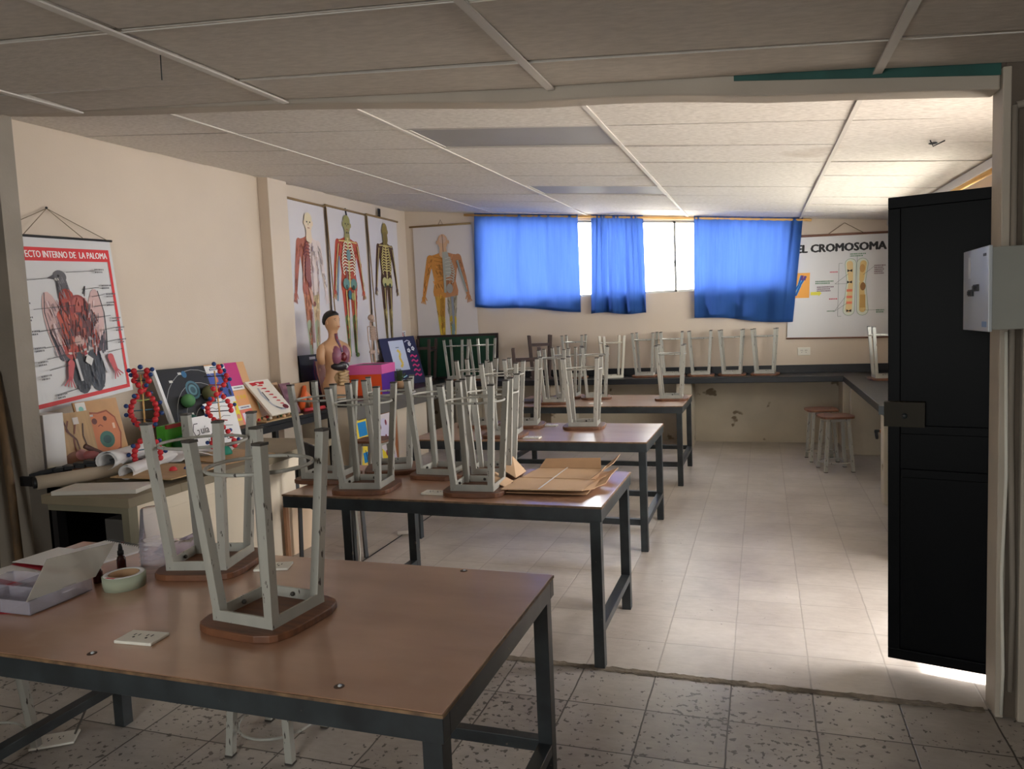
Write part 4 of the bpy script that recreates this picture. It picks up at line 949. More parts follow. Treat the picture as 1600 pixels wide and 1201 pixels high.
# animal cell board
a = Art(.36, .46); OR = (204, 124, 82)
a.poly([(.06+.0, .16), (.10, .08), (.20, .05), (.30, .09), (.33, .20), (.31, .32), (.25, .38), (.17, .37), (.10, .38), (.05, .30)], (150, 78, 52))
a.poly([(.07+.0, .165), (.11, .09), (.20, .062), (.29, .10), (.318, .20), (.30, .315), (.245, .368), (.17, .358), (.105, .368), (.062, .295)], OR)
a.ell(.20, .17, .062, .060, (60, 110, 98)); a.ell(.20, .17, .035, .03, (40, 80, 76)); a.ell(.13, .31, .022, .022, (110, 62, 56)); a.ell(.22, .32, .016, .018, (90, 50, 44)); a.line([(.15, .27), (.17, .28), (.19, .265)], .006, (120, 60, 50)); a.rect(.27, .24, .29, .28, (226, 190, 160)); a.rect(.10, .345, .13, .36, (236, 228, 220))
a.rect(.01, .36, .09, .455, (224, 220, 214)); a.ell(.05, .405, .02, .022, (130, 190, 176))
o = lean('cell_board', 3.95, 4.32, -4.50, CT, .46, .10, .012, mat('varnished_wood', (198, 150, 98), .4, var=.12), a, 'wooden board with an orange cell model and green nucleus', group='wooden model boards behind the paper rolls')
# balls
def ball(loc, r, m, label, sq=(1, 1, 1)):
    o = MB().sphere((0, 0, r*sq[2]), r, m, 18, sq).build('ball', None, 0, loc); return tag(o, label, 'ball')
ball((-4.42, 3.62, CT), .045, mat('yellow_ball', (226, 206, 20), .5), 'yellow ball behind the black bundle at the left end of the cabinet', (1.3, 1, .8))
ball((-4.33, 3.96, CT), .05, mat('teal_ball', (30, 112, 120), .5, var=.5, scale=14, col2=(60, 130, 70)), 'blue and green ball in front of the wooden heart board')
# cardboard roll, black bundle and paper rolls
o = MB().tube([(-4.19, 3.30, CT+.045), (-3.96, 3.72, CT+.05)], .042, mat('tube_card', (176, 160, 140), .7), 16).build('cardboard_tube'); tag(o, 'beige cardboard tube sticking out over the left cabinet edge', 'tube')
MB().tube([(-4.20, 3.285, CT+.045), (-4.185, 3.31, CT+.046)], .034, M_black, 14).build('tube_mouth', o)
b = MB(); rr = random.Random(4)
for k in range(7):
    x, y = -4.40+.04*k, 3.44+.045*k; b.bar((x, y, CT+.06+.01*k), (x+.12, y+.06, CT+.085+.01*rr.random()), .07, .02, M_black)
b.box((-4.34, 3.55, CT+.035), (.16, .12, .07), M_black); b.box((-4.36, 3.42, CT+.03), (.14, .08, .06), M_black)
tag(b.build('plastic_bundle'), 'black plastic bundle lying on the cardboard tube', 'bundle')
def roll(p, q, r, label, m=M_white, open_end=True):
    p = Vector(p); q = Vector(q); d = (q-p).normalized(); u = d.cross(Vector((0, 0, 1))).normalized(); w = u.cross(d)
    rings = []
    for i in range(9):
        t = i/8; c = p.lerp(q, t); ring = []
        for k in range(28):
            a_ = 2*PI*1.6*k/27; R = r*(1-.35*k/27)*(1+.06*math.sin(7*t+2)); ring.append(c+(u*math.cos(a_)*1.1+w*math.sin(a_))*R)
        rings.append(ring)
    vs = [x for rg in rings for x in rg]; fs = []
    for i in range(8):
        for k in range(27): a_ = i*28+k; fs.append((a_, a_+1, a_+29, a_+28))
    o = MB().add(vs, fs, m, True).build('paper_roll'); s = o.modifiers.new('thick', 'SOLIDIFY'); s.thickness = .002
    return tag(o, label, 'paper roll', group='rolled white paper on the cabinet')
roll((-3.98, 3.62, CT+.12), (-4.18, 4.2, CT+.10), .065, 'white paper roll lying behind the cardboard tube')
roll((-3.80, 3.60, CT+.055), (-3.98, 4.16, CT+.06), .05, 'thin white paper roll in front, with its open end towards the camera')
b = MB(); n = 12; vs = []; fs = []
for i in range(n+1):
    for j in range(n+1):
        u, v = i/n, j/n; vs.append((-4.25+.42*u, 4.1+.62*v, CT+.03+.07*math.sin(u*5+v*3)*(1-u)*.7+.035*math.sin(v*7)))
for i in range(n):
    for j in range(n): a_ = i*(n+1)+j; fs.append((a_, a_+n+1, a_+n+2, a_+1))
o = b.add(vs, fs, M_white, True).build('crumpled_paper'); o.modifiers.new('t', 'SOLIDIFY').thickness = .003; tag(o, 'large crumpled white paper between the two bead spirals', 'paper')
o = MB().span((-.26, -.11, 0), (.26, .11, .026), mat('white_tile_board', (206, 200, 190), .4)).build('white_panel', None, .003, (-3.72, 3.36, CT), (0, 0, .25)); tag(o, 'flat white panel lying on the near corner of the cabinet', 'panel')
o = MB().prism([(-.26, -.21), (.22, -.26), (.30, .18), (-.2, .24)], 0, .008, M_ply).build('plywood_base', None, .001, (-3.66, 3.80, CT+.0005)); o.location.z = CT+.027; o.rotation_euler = (0, 0, .1); tag(o, 'thin plywood sheet under the nearer bead spiral', 'plywood sheet')
PLZ = CT+.035
o = MB().prism([(-.30, -.20), (.28, -.25), (.30, .18), (-.25, .25)], 0, .010, M_ply).build('plywood_base', None, .001, (-3.74, 4.46, CT), (0, 0, -.2)); tag(o, 'thin plywood sheet under the farther bead spiral', 'plywood sheet')
# DNA models
M_pegs = [ink(40, 44, 60), ink(60, 110, 130), ink(150, 170, 90), ink(190, 60, 70)]
def dna(loc, turns, label, lean_=(0, 0), broken=False):
    e = empty('dna_model', loc, 0, label, 'model', 'red and blue bead spirals')
    MB().sphere((0, 0, 0), .058, M_dnag, 16, (1, 1, 1.15), half=True).build('foam_base', e)
    MB().tube([(0, 0, .05), (lean_[0], lean_[1], .62)], .006, M_pine, 8).build('rod', e)
    K = 19
    for k in range(K):
        t = k/(K-1); z = .06+.585*t; a_ = turns*2*PI*t+.5; R = .078 if t < .93 else .04
        cx_, cy_ = lean_[0]*t, lean_[1]*t
        if broken and .42 < t < .62: R *= 1.05
        P = [(cx_+s*R*math.cos(a_), cy_+s*R*math.sin(a_)) for s in (-1, 1)]
        if k % 2 == 0: MB().tube([(P[0][0], P[0][1], z), (P[1][0], P[1][1], z)], .004, M_pegs[(k//2) % 4], 6).build('rung', e)
        for i, p in enumerate(P):
            if broken and i == 0 and (t > .75 or .25 < t < .40): continue
            MB().sphere((p[0], p[1], z), .020, M_red, 12).build('red_bead', e)
            if k % 2 == 1 or k == K-1: MB().sphere((p[0]*1.0+(1 if i else -1)*.032*math.cos(a_), p[1]+(1 if i else -1)*.032*math.sin(a_), z+.006), .015, M_blue, 10).build('blue_bead', e)
    MB().sphere((lean_[0], lean_[1], .67), .017, M_blue, 10).build('blue_bead', e)
    return e
dna((-3.88, 3.86, PLZ), 1.0, 'red and blue bead spiral on a green base, the nearer of two')
dna((-3.80, 4.50, CT+.010), 1.15, 'red and blue bead spiral with gaps on a leaning rod, the farther of two', (-.05, .02), True)
o = MB().sphere((0, 0, 0), .026, M_red, 12, half=True).build('loose_bead', None, 0, (-3.62, 3.80, PLZ)); tag(o, 'loose red half bead on the plywood beside the nearer spiral', 'bead')
o = MB().sphere((0, 0, 0), .016, M_blue, 12, half=True).build('loose_bead', None, 0, (-3.57, 3.86, PLZ)); tag(o, 'loose blue half bead on the plywood beside the nearer spiral', 'bead')
# green box with bowl
e = empty('green_box', (-4.42, 4.74, CT), .1, 'bright green open box with a dark green dome, behind the crumpled paper', 'box')
M_gbox = mat('green_box_card', (80, 170, 50), .6)
MB().span((-.08, -.17, 0), (.0, .17, .20), M_gbox).build('box_body', e, .003)
MB().sphere((.05, -.04, .03), .095, mat('dark_green_dome', (20, 130, 60), .4), 16, (.7, 1, .9), M=None).build('dome', e)
MB().span((.001, -.17, .18), (.02, .17, .21), ink(160, 40, 44)).build('red_trim', e)
# solar system board
a = Art(.60, .62)
for r in (.16, .26, .36, .47): a.line([(.42+r*math.cos(t*PI/16), .10+r*1.05*math.sin(t*PI/16)) for t in range(5, 17)], .004, (170, 170, 166))
for r, c in ((.085, (70, 110, 124)), (.065, (40, 60, 70)), (.05, (90, 130, 140)), (.03, (50, 80, 90))): a.ell(.36, .42, r, r*.95, c)
for x, y, w, h in ((.12, .50, .04, .02), (.25, .56, .04, .02), (.22, .34, .035, .02), (.18, .18, .09, .05)): a.rect(x, y, x+w, y+h, (206, 204, 198))
a.ell(.32, .56, .03, .03, (40, 100, 140))
o = lean('solar_system_board', 4.93, 5.52, -4.60, CT, .62, .22, .03, M_black, a, 'black board with orbits and painted foam planets, leaning on the wall')
ox, oy, oz = o.location
for y, z, r, c in ((-.08, .34, .06, (92, 150, 92)), (.14, .25, .06, (216, 130, 30)), (.20, .38, .07, (100, 98, 60)), (-.02, .10, .07, (120, 200, 70)), (-.10, .18, .045, (60, 120, 110)), (.10, .10, .045, (226, 124, 96)), (-.16, .08, .05, (120, 170, 186)), (.17, .08, .05, (30, 32, 34)), (.2, .21, .04, (200, 90, 40))):
    MB().sphere((-z*.36+r*.7, y, z), r, mat('planet_%d' % int(c[0]*7+c[1]), c, .6, var=.15, scale=20), 14).build('planet', o)
MB().bar((.0, -.305, .005), (-.22, -.305, .62), .03, .035, M_white, up=(1, 0, .3)).build('side_edge', o)
# sheets board (blue, yellow, pink paper groups)
a = Art(.62, .62)
a.rect(0, 0, .62, .62, (210, 162, 112)); a.rect(.0, .30, .30, .54, (64, 84, 160)); a.rect(.0, .54, .30, .61, (226, 224, 222)); a.smudge(.06, .565, .2, .018, (50, 56, 110), 1); a.rect(.30, .40, .50, .62, (196, 44, 118)); a.rect(.30, .36, .50, .40, (232, 230, 230)); a.smudge(.33, .375, .14, .012, (60, 60, 70), 1)
a.rect(.02, .08, .30, .26, (236, 216, 50)); a.rect(.0, .26, .30, .31, (232, 230, 228)); a.smudge(.09, .28, .1, .012, (60, 60, 60), 1); a.rect(.30, .21, .50, .35, (230, 164, 110)); a.rect(.30, .175, .50, .21, (232, 230, 230)); a.smudge(.33, .186, .14, .012, (40, 50, 110), 1); a.rect(.30, .02, .50, .17, (236, 130, 110)); a.rect(.33, .03, .47, .14, (226, 216, 226))
for x, y in ((.12, .48), (.13, .40), (.14, .33)): a.ell(x, y, .022, .028, (206, 110, 90))
for x, y in ((.22, .49), (.24, .42), (.25, .35)): a.ell(x, y, .02, .032, (24, 26, 40))
for x, y in ((.07, .20), (.15, .21), (.24, .20), (.12, .11), (.21, .11), (.26, .12)): a.ell(x, y, .025, .024, (214, 140, 110) if x < .1 or x > .2 else (206, 200, 170))
for x in (.34, .40, .45): a.ell(x, .29, .022, .02, (226, 180, 70))
lean('classification_board', 5.54, 6.09, -4.64, CT, .62, .20, .008, M_card, a, 'cardboard display with blue, yellow and magenta paper panels')
# white paper signs with handwriting
a = Art(.32, .25); K = (40, 38, 40)
a.line([(.09, .20), (.05, .20), (.03, .15), (.05, .11), (.09, .12), (.09, .15), (.07, .15)], .006, K); a.text('uía', .11, .12, .06, K, 0)
a.text('La', .17, .02, .055, K, 0)
lean('paper_sign', 4.60, 4.93, -4.16, CT, .26, .05, .002, M_white, a, 'handwritten white paper sign in front of the solar system board', cat='paper sign', group='white paper signs on the cabinet')
a = Art(.36, .34)
for i in range(3): a.line([(.05, .28-.08*i), (.09, .30-.08*i), (.14, .28-.08*i), (.20, .30-.08*i), (.28, .29-.08*i)], .004, (60, 58, 62))
a.line([(.12, .12), (.12, .03)], .006, K); a.line([(.18, .12), (.18, .03), (.24, .03)], .006, K)
lean('paper_sign', 4.88, 5.24, -4.22, CT, .34, .08, .002, M_white, a, 'larger white paper sign with faint writing, right of the handwritten one', cat='paper sign', group='white paper signs on the cabinet')

# on the black side table
ST_Z = .835
a = Art(.66, .30)
a.rect(0, 0, .66, .30, (196, 158, 122)); a.ell(.30, .17, .09, .08, (186, 140, 108)); a.ell(.42, .11, .10, .06, (214, 180, 60)); a.ell(.46, .13, .05, .04, (160, 120, 30)); a.ell(.22, .12, .05, .05, (176, 200, 150)); a.ell(.30, .18, .05, .05, (206, 168, 134))
lean('brown_relief_board', 6.03, 6.66, -4.80, ST_Z, .33, .08, .01, M_card, a, 'brown card relief with a yellow shape, behind the spinal column board')
a = Art(.30, .42)
for i in range(8):
    t = i/7; x = .12+.10*t; y = .385-.28*t; a.poly([(x-.045*(1-t*.5), y+.012), (x+.03, y), (x+.045*(1-t*.4), y+.016), (x, y+.02)], (196, 34, 40))
a.poly([(.03, .40), (.10, .40), (.12, .37), (.05, .36)], (196, 34, 40)); a.poly([(.15, .40), (.22, .40), (.20, .37), (.14, .37)], (196, 34, 40))
a.line([(.09, .33), (.07, .25), (.10, .12), (.16, .06), (.22, .05)], .022, (170, 172, 176)); a.line([(.10, .28), (.10, .17)], .014, (60, 62, 66)); a.ell(.24, .075, .035, .028, (110, 24, 34)); a.line([(.12, .09), (.18, .06)], .01, (60, 62, 66))
lean('spine_board', 6.08, 6.44, -4.53, ST_Z+.05, .34, .22, .02, mat('cream_foam', (226, 218, 204), .6), a, 'white foam board with red chevrons and a grey spine, propped at a slant', tilt=-.10)
o = MB().span((-.12, -.30, 0), (.10, .30, .012), M_ply).build('bead_tray', None, .001, (-4.60, 6.24, ST_Z)); tag(o, 'flat brown tray of small clay pieces at the edge of the black table', 'tray')
rr = random.Random(11)
for k in range(16):
    c = ((196, 40, 40), (60, 60, 40), (210, 170, 130), (70, 110, 60), (226, 220, 200), (110, 60, 40))[k % 6]
    MB().sphere((rr.uniform(-.09, .08), -.26+.034*k, .022), rr.uniform(.012, .02), ink(*c), 8).build('clay_piece', o)
a = Art(.17, .34)
for i in range(6): a.rect(.03, .03+.05*i, .12, .065+.05*i, (142, 96, 112) if i % 2 else (112, 70, 90))
lean('muscle_board', 6.56, 6.74, -4.66, ST_Z, .32, .12, .012, mat('mauve_board', (122, 84, 98), .6), a, 'narrow mauve banded model leaning beside the spinal column board')
e = empty('orange_model', (-4.72, 6.92, ST_Z), 0, 'orange clay model with folded limbs against a brown board', 'model')
MB().span((-.05, -.14, 0), (-.03, .14, .30), M_card).build('back_board', e)
M_or = mat('orange_clay', (232, 104, 50), .5)
MB().tube([(0, -.10, .02), (.03, -.06, .16), (.0, .0, .26)], .035, M_or, 10, rs=[.04, .034, .02]).tube([(.02, -.04, .20), (.05, .05, .10), (.03, .10, .02)], .03, mat('pale_orange_clay', (236, 150, 110), .5), 10).sphere((.05, .06, .03), .035, M_or, 10).build('clay_figure', e)
o = MB().tube([(-4.62, 6.75, ST_Z+.02), (-4.55, 7.02, ST_Z+.02)], .02, ink(214, 70, 76), 8).build('red_clay_roll'); tag(o, 'red clay strip lying in front of the orange model', 'clay strip')
CC = .90
a = Art(.60, .42)
a.ell(.33, .22, .10, .17, (30, 30, 70)); a.line([(.30, .36), (.26, .25), (.30, .12), (.36, .06)], .03, (110, 40, 62)); a.line([(.33, .34), (.31, .24), (.35, .12)], .014, (196, 70, 84)); a.rect(.20, .375, .32, .40, (224, 222, 222))
lean('black_display_board', 7.12, 7.72, -4.86, CC, .52, .05, .02, M_black, a, 'black board with a dark red and blue relief, behind the torso model')
a = Art(.34, .46)
rr = random.Random(3)
for k in range(16): a.ell(rr.uniform(.04, .30), rr.uniform(.04, .42), .02, .018, (226, 190, 160) if k % 2 else (206, 120, 96))
a.rect(.16, .20, .21, .32, (150, 110, 120)); a.rect(.17, .16, .20, .28, (214, 206, 216))
lean('pink_relief_board', 7.20, 7.52, -4.66, CC, .45, .08, .012, mat('dusty_pink', (198, 156, 136), .6, var=.1), a, 'dusty pink relief board leaning just left of the torso model')

# ---- torso model
def torso(loc, rz):
    e = empty('anatomical_torso', loc, rz, 'skin coloured anatomy torso with black hair and an open chest on the corner counter', 'anatomical model')
    # local: +x is where it faces. sections: z, back x, front x, half width
    S = [(0.0, -.095, .075, .125), (.05, -.105, .085, .145), (.12, -.118, .090, .160), (.18, -.110, .088, .158), (.25, -.080, .085, .135), (.32, -.072, .088, .122), (.39, -.085, .105, .132), (.46, -.100, .120, .150), (.53, -.108, .118, .170), (.575, -.106, .100, .192), (.61, -.095, .078, .185), (.64, -.078, .055, .130), (.665, -.060, .040, .075), (.69, -.052, .034, .055), (.73, -.050, .036, .052), (.765, -.062, .050, .055)]
    H = [(.775, -.075, .066, .052), (.795, -.088, .082, .060), (.82, -.098, .086, .068), (.85, -.108, .084, .074), (.885, -.112, .086, .077), (.92, -.108, .080, .074), (.95, -.092, .062, .062), (.972, -.060, .032, .040), (.98, -.03, .0, .012)]
    n = 28; rings = []
    for z, x0, x1, w in S+H:
        c = (x0+x1)/2; l = (x1-x0)/2; r = []
        for k in range(n):
            t = 2*PI*k/n; ct, st_ = math.cos(t), math.sin(t); e_ = .8 if z < .64 else 1.0
            x = c+l*math.copysign(abs(ct)**e_, ct); y = w*math.copysign(abs(st_)**e_, st_)
            if z > .765 and abs(t if t < PI else t-2*PI) < .26:     # nose, lips and chin
                f = max(0, 1-abs(t if t < PI else t-2*PI)/.26)
                x += f*{.85: .014, .82: .020, .885: .006, .795: .008, .775: .008}.get(z, 0)
            r.append((x, y, z))
        rings.append(r)
    b = MB(); b.loft(rings, M_skin)
    for s in (-1, 1):      # short upper arm stumps
        b.loft([[(-.008+.05*q*math.cos(2*PI*k/12)*.9, s*(.165+.04*(1-abs(i-1)/3))+.045*q*math.sin(2*PI*k/12), z) for k in range(12)] for i, (z, q) in enumerate(((.40, .85), (.48, 1.05), (.56, 1.1), (.60, .85), (.625, .3)))], M_skin)
    b.build('body', e)
    hr = []
    for z, x0, x1, w in [(.83, -.106, -.03, .070), (.86, -.118, -.01, .080), (.89, -.122, .035, .084), (.92, -.118, .072, .081), (.95, -.102, .076, .070), (.975, -.07, .045, .048), (.99, -.035, .0, .012)]:
        c = (x0+x1)/2; l = (x1-x0)/2; hr.append([(c+l*math.cos(2*PI*k/n), w*math.sin(2*PI*k/n), z) for k in range(n)])
    MB().loft(hr, M_hair).build('hair', e)
    for s in (-1, 1):
        MB().sphere((-.012, s*.077, .855), .020, M_skin, 10, (.7, .4, 1.2)).build('ear', e)
        MB().sphere((.074, s*.028, .873), .008, ink(60, 44, 36), 8, (.5, 1.3, .6)).build('eye', e)
        MB().tube([(.078, s*.014, .888), (.076, s*.030, .893), (.066, s*.044, .888)], .003, M_hair, 6).build('eyebrow', e)
    MB().sphere((.093, 0, .806), .012, ink(176, 84, 76), 10, (.4, 1.6, .5)).build('lips', e)
    lung = mat('mauve_lung', (150, 92, 112), .4, var=.15, scale=14)
    for s in (-1, 1): MB().sphere((.078, s*.064, .49), .098, lung, 14, (.72, .66, 1.12)).build('lung', e)
    MB().sphere((.128, .012, .47), .042, mat('dark_heart', (112, 30, 36), .4), 12, (.7, .9, 1.2)).build('heart', e)
    MB().tube([(.035, 0, .73), (.05, 0, .66), (.09, 0, .58), (.12, 0, .52)], .018, mat('blue_trachea', (92, 96, 120), .4, var=.4, scale=30, col2=(150, 60, 66)), 10).build('windpipe', e)
    MB().sphere((.070, 0, .372), .095, mat('dark_liver', (44, 38, 42), .35), 14, (.75, 1.35, .62)).build('liver', e)
    MB().tube([(.135, .03, .385), (.14, .05, .36), (.135, .03, .345)], .010, ink(206, 206, 200), 8).build('gall_bladder', e)
    gut = MB(); gm = mat('beige_intestine', (190, 156, 112), .4, var=.25, scale=20); gut.sphere((.05, 0, .235), .09, gm, 14, (.85, 1.15, 1.1))
    pts = []
    for k in range(60):
        t = k/59; zz = .31-.15*t; yy = .075*math.sin(t*2*PI*4.2); pts.append((.10+.035*math.cos(yy*14), yy, zz))
    gut.tube(pts, .014, gm, 8); gut.build('intestine', e)
    return e
torso((-4.52, 7.24, CC), -.22)
o = MB().span((-.16, -.16, 0), (.16, .16, .02), M_frame).build('square_stand', None, .004, (-4.52, 7.265, CC)); bpy.data.objects['anatomical_torso'].location.z = CC+.02
tag(o, 'dark square stand under the anatomy torso', 'stand')

# ---- pink, orange and purple box
e = empty('gift_box', (-4.50, 8.02, CC), math.radians(10), 'large box with a pink band, orange front and purple side', 'box')
MB().span((-.20, -.25, 0), (.20, -.248, .25), ink(236, 84, 26)).span((.198, -.25, 0), (.20, .25, .25), ink(92, 40, 150)).span((-.2, .248, 0), (.2, .25, .25), ink(236, 84, 26)).span((-.2, -.25, 0), (-.198, .25, .25), ink(92, 40, 150)).span((-.19, -.24, 0), (.19, .24, .24), M_card).build('box_body', e)
MB().span((-.21, -.26, .25), (.21, -.25, .36), ink(232, 104, 170)).span((.20, -.25, .25), (.21, .26, .36), ink(232, 104, 170)).span((-.21, .25, .25), (.20, .26, .36), ink(232, 104, 170)).span((-.21, -.25, .25), (-.20, .25, .36), ink(232, 104, 170)).build('pink_band', e)
b = MB().span((-.20, -.25, .345), (.20, .25, .352), ink(96, 96, 108)); b.build('grey_top', e)

# ---- small skeleton on a rod
e = empty('small_skeleton', (-4.72, 8.45, CC), 0, 'small plastic skeleton on a stand behind the pink and orange box', 'anatomical model')
BN = mat('bone_plastic', (206, 176, 156), .5, var=.2, scale=20)
MB().lathe([(.07, 0), (.07, .015), (.02, .02)], M_black, (0, 0, 0), 18).build('stand_base', e)
MB().tube([(0, 0, .02), (0, 0, .50)], .006, M_alu, 6).build('stand_rod', e)
b = MB()
b.sphere((.01, 0, .925), .042, BN, 12, (1.1, .85, 1)); b.box((.035, 0, .885), (.03, .04, .03), BN)
b.tube([(0, 0, .88), (-.01, 0, .75), (.01, 0, .62), (0, 0, .50)], .011, BN, 8)
for k in range(8):
    z = .81-.022*k; w = .05+.02*math.sin(min(k, 5)/5*PI/2)
    b.tube([(-.005+.045*(1-math.cos(t))*.9, w*math.sin(t), z-.008*(1-math.cos(t))) for t in [-2.6+5.2*i/12 for i in range(13)]], .0055, BN, 5)
b.sphere((0, 0, .49), .05, BN, 12, (.7, 1.15, .6))
for s in (-1, 1):
    b.tube([(0, s*.02, .82), (.0, s*.085, .81)], .007, BN, 6); b.tube([(0, s*.088, .81), (.01, s*.10, .65), (.03, s*.095, .52)], .008, BN, 6); b.tube([(.03, s*.095, .52), (.035, s*.095, .46)], .012, BN, 6)
    b.tube([(0, s*.045, .47), (.02, s*.045, .27), (0, s*.04, .08)], .011, BN, 6); b.sphere((.02, s*.045, .27), .017, BN, 8); b.sphere((.02, s*.04, .055), .02, BN, 8, (1.8, .8, .6))
b.build('bones', e)

# ---- dark blue poster board, paper, plant, green board
a = Art(.62, .60); PKK = (206, 44, 120)
a.rect(.14, .18, .40, .56, (196, 204, 224)); a.line([(.26, .44), (.30, .40), (.27, .34), (.30, .26), (.26, .22)], .035, (224, 196, 90)); a.line([(.24, .47), (.30, .47)], .012, (120, 130, 150))
for x, y in ((.50, .50), (.54, .44), (.46, .42)):
    for k in range(5): a.ell(x+.018*math.cos(k*1.256), y+.018*math.sin(k*1.256), .012, .012, (214, 216, 226))
for i in range(5): a.line([(.46, .34-.06*i), (.50, .36-.06*i), (.54, .33-.06*i), (.58, .35-.06*i)], .02, PKK)
a.line([(.15, .10), (.20, .12), (.26, .09), (.32, .11)], .014, (150, 200, 214)); a.line([(.18, .05), (.25, .06), (.30, .04)], .008, (200, 200, 210)); a.line([(.42, .53), (.47, .55), (.52, .53)], .012, (200, 196, 214))
sheet('blue_poster_board', (-4.93, 9.02, 1.54), (-4.70, 9.62, 1.56), (-4.52, 9.58, CC), (-4.77, 8.98, CC), mat('navy_card', (26, 30, 72), .6), a, .01, 'dark blue handmade poster board with pink lettering beside the green board', 'poster board')
a = Art(.34, .14)
for i, c in enumerate(((40, 40, 60), (150, 60, 80), (60, 60, 130), (196, 60, 60), (60, 60, 70))): a.text('IDEAS'[i], .02+.062*i, .05, .075, c, .02)
a.smudge(.03, .02, .28, .014, (110, 110, 116), 1)
sheet('paper_label', (-4.992, 9.60, 1.63), (-4.992, 9.96, 1.63), (-4.992, 9.96, 1.50), (-4.992, 9.60, 1.50), M_white, a, label='small white paper reading IDEAS on the left wall above the blue board', cat='paper label')
e = empty('potted_plant', (-4.50, 8.72, CC), 0, 'small dark green spiky plant between the box and the blue board', 'plant')
MB().lathe([(.05, 0), (.07, .09), (.06, .09)], M_card, n=16).build('pot', e)
b = MB(); gp = mat('dull_green_leaf', (74, 92, 60), .6)
for k in range(22):
    t = k*2.4; r = .03+.10*(k % 5)/5; b.bar((.02*math.cos(t), .02*math.sin(t), .08), (r*math.cos(t), r*math.sin(t), .25-.02*(k % 5)), .022, .004, gp, w1=.004)
b.build('foliage', e)
# green board: leans on the back wall
e = empty('green_board', (-4.24, YB-.10, CC), 0, 'green chalkboard with a dark wooden frame leaning on the back wall', 'chalkboard')
t = .09; zz = .65; Mx = Matrix.Rotation(-.10, 4, 'X')
MB().span((-.60, -.006, .03), (.60, .006, zz-.03), mat('board_green', (6, 66, 44), .5, var=.15), Mx).build('writing_surface', e)
for lo, hi in (((-.64, -.012, 0), (.64, .012, .035)), ((-.64, -.012, zz-.035), (.64, .012, zz)), ((-.64, -.012, .035), (-.60, .012, zz-.035)), ((.60, -.012, .035), (.64, .012, zz-.035))): MB().span(lo, hi, mat('dark_board_frame', (40, 26, 28), .5) if 'dark_board_frame' not in bpy.data.materials else bpy.data.materials['dark_board_frame'], Mx).build('frame_bar', e)

# ---- colourful drawing hanging below the counter edge, bead board under the table
a = Art(.80, .62); a.rect(0, 0, .80, .62, (226, 214, 216))
a.rect(.0, .0, .40, .62, (232, 206, 70)); a.rect(.04, .46, .22, .60, (20, 130, 196)); a.rect(.06, .20, .20, .30, (20, 130, 196)); a.poly([(.02, .02), (.18, .05), (.20, .18), (.05, .20)], (236, 200, 110))
for p, q in (((.20, .0), (.30, .45)), ((.36, .02), (.30, .45)), ((.02, .42), (.40, .42)), ((.02, .05), (.40, .02)), ((.12, .32), (.16, .05))): a.line([p, q], .014, (20, 20, 22))
a.poly([(.40, .0), (.55, .0), (.60, .20), (.45, .30)], (240, 216, 60)); a.ell(.60, .45, .12, .13, (214, 206, 226)); a.poly([(.60, .04), (.78, .06), (.76, .2)], (206, 186, 220))
for x, y in ((.52, .50), (.66, .53), (.62, .38), (.70, .24), (.58, .22), (.74, .40)): a.ell(x, y, .022, .03, (130, 40, 60))
for k in range(6): a.ell(.08+.055*k, .12+.03*(k % 3), .02, .02, ((206, 80, 130), (236, 120, 60), (236, 236, 230))[k % 3])
sheet('coloured_drawing', (-4.185, 7.02, .695), (-4.185, 7.82, .695), (-4.10, 7.82, .006), (-4.10, 7.02, .006), M_white, a, .004, 'colourful yellow, blue and lilac drawing under the counter, behind the stools', 'drawing')
o = MB().span((-.01, -.10, 0), (.01, .10, .28), ink(232, 84, 130)).build('pink_board', None, .002, (-4.44, 6.28, 0.30)); tag(o, 'pink board with small beads under the black side table', 'board')
for k in range(6): MB().sphere((.014, -.06+.10*(k % 2), .05+.035*k), .016, ink(*((24, 24, 30), (236, 120, 170), (60, 40, 60))[k % 3]), 8).build('bead', o)
o = MB().span((-.13, -.3, 0), (.13, .3, .30), M_card).build('carton', None, .004, (-4.44, 6.28, 0)); tag(o, 'cardboard carton on the floor under the black side table', 'carton')
# black chair left of the second table
e = empty('black_chair', (-3.06, 4.72, 0), math.radians(-35), 'black plastic chair with a curved back, left of the second table', 'chair')
MB().span((-.21, -.21, .43), (.21, .21, .47), M_black).build('seat', e, .01)
rings = []
for i in range(9):
    t = -1+i/4; x = .20*t; y = -.20+.07*t*t; rings.append([(x, y-.012, .60+.05*t*t), (x, y+.012, .60+.05*t*t), (x, y+.012+.02, .90-.06*t*t), (x, y-.012+.02, .90-.06*t*t)])
MB().loft(rings, M_black, smooth=False).build('backrest', e, .006)
for sx in (-1, 1):
    MB().bar((sx*.14, -.19, .45), (sx*.15, -.185, .68), .02, .02, M_black).build('back_post', e)
    for sy in (-1, 1): MB().vbar((sx*.18, sy*.18, 0), (sx*.17, sy*.17, .43), .025, M_black).build('leg', e)

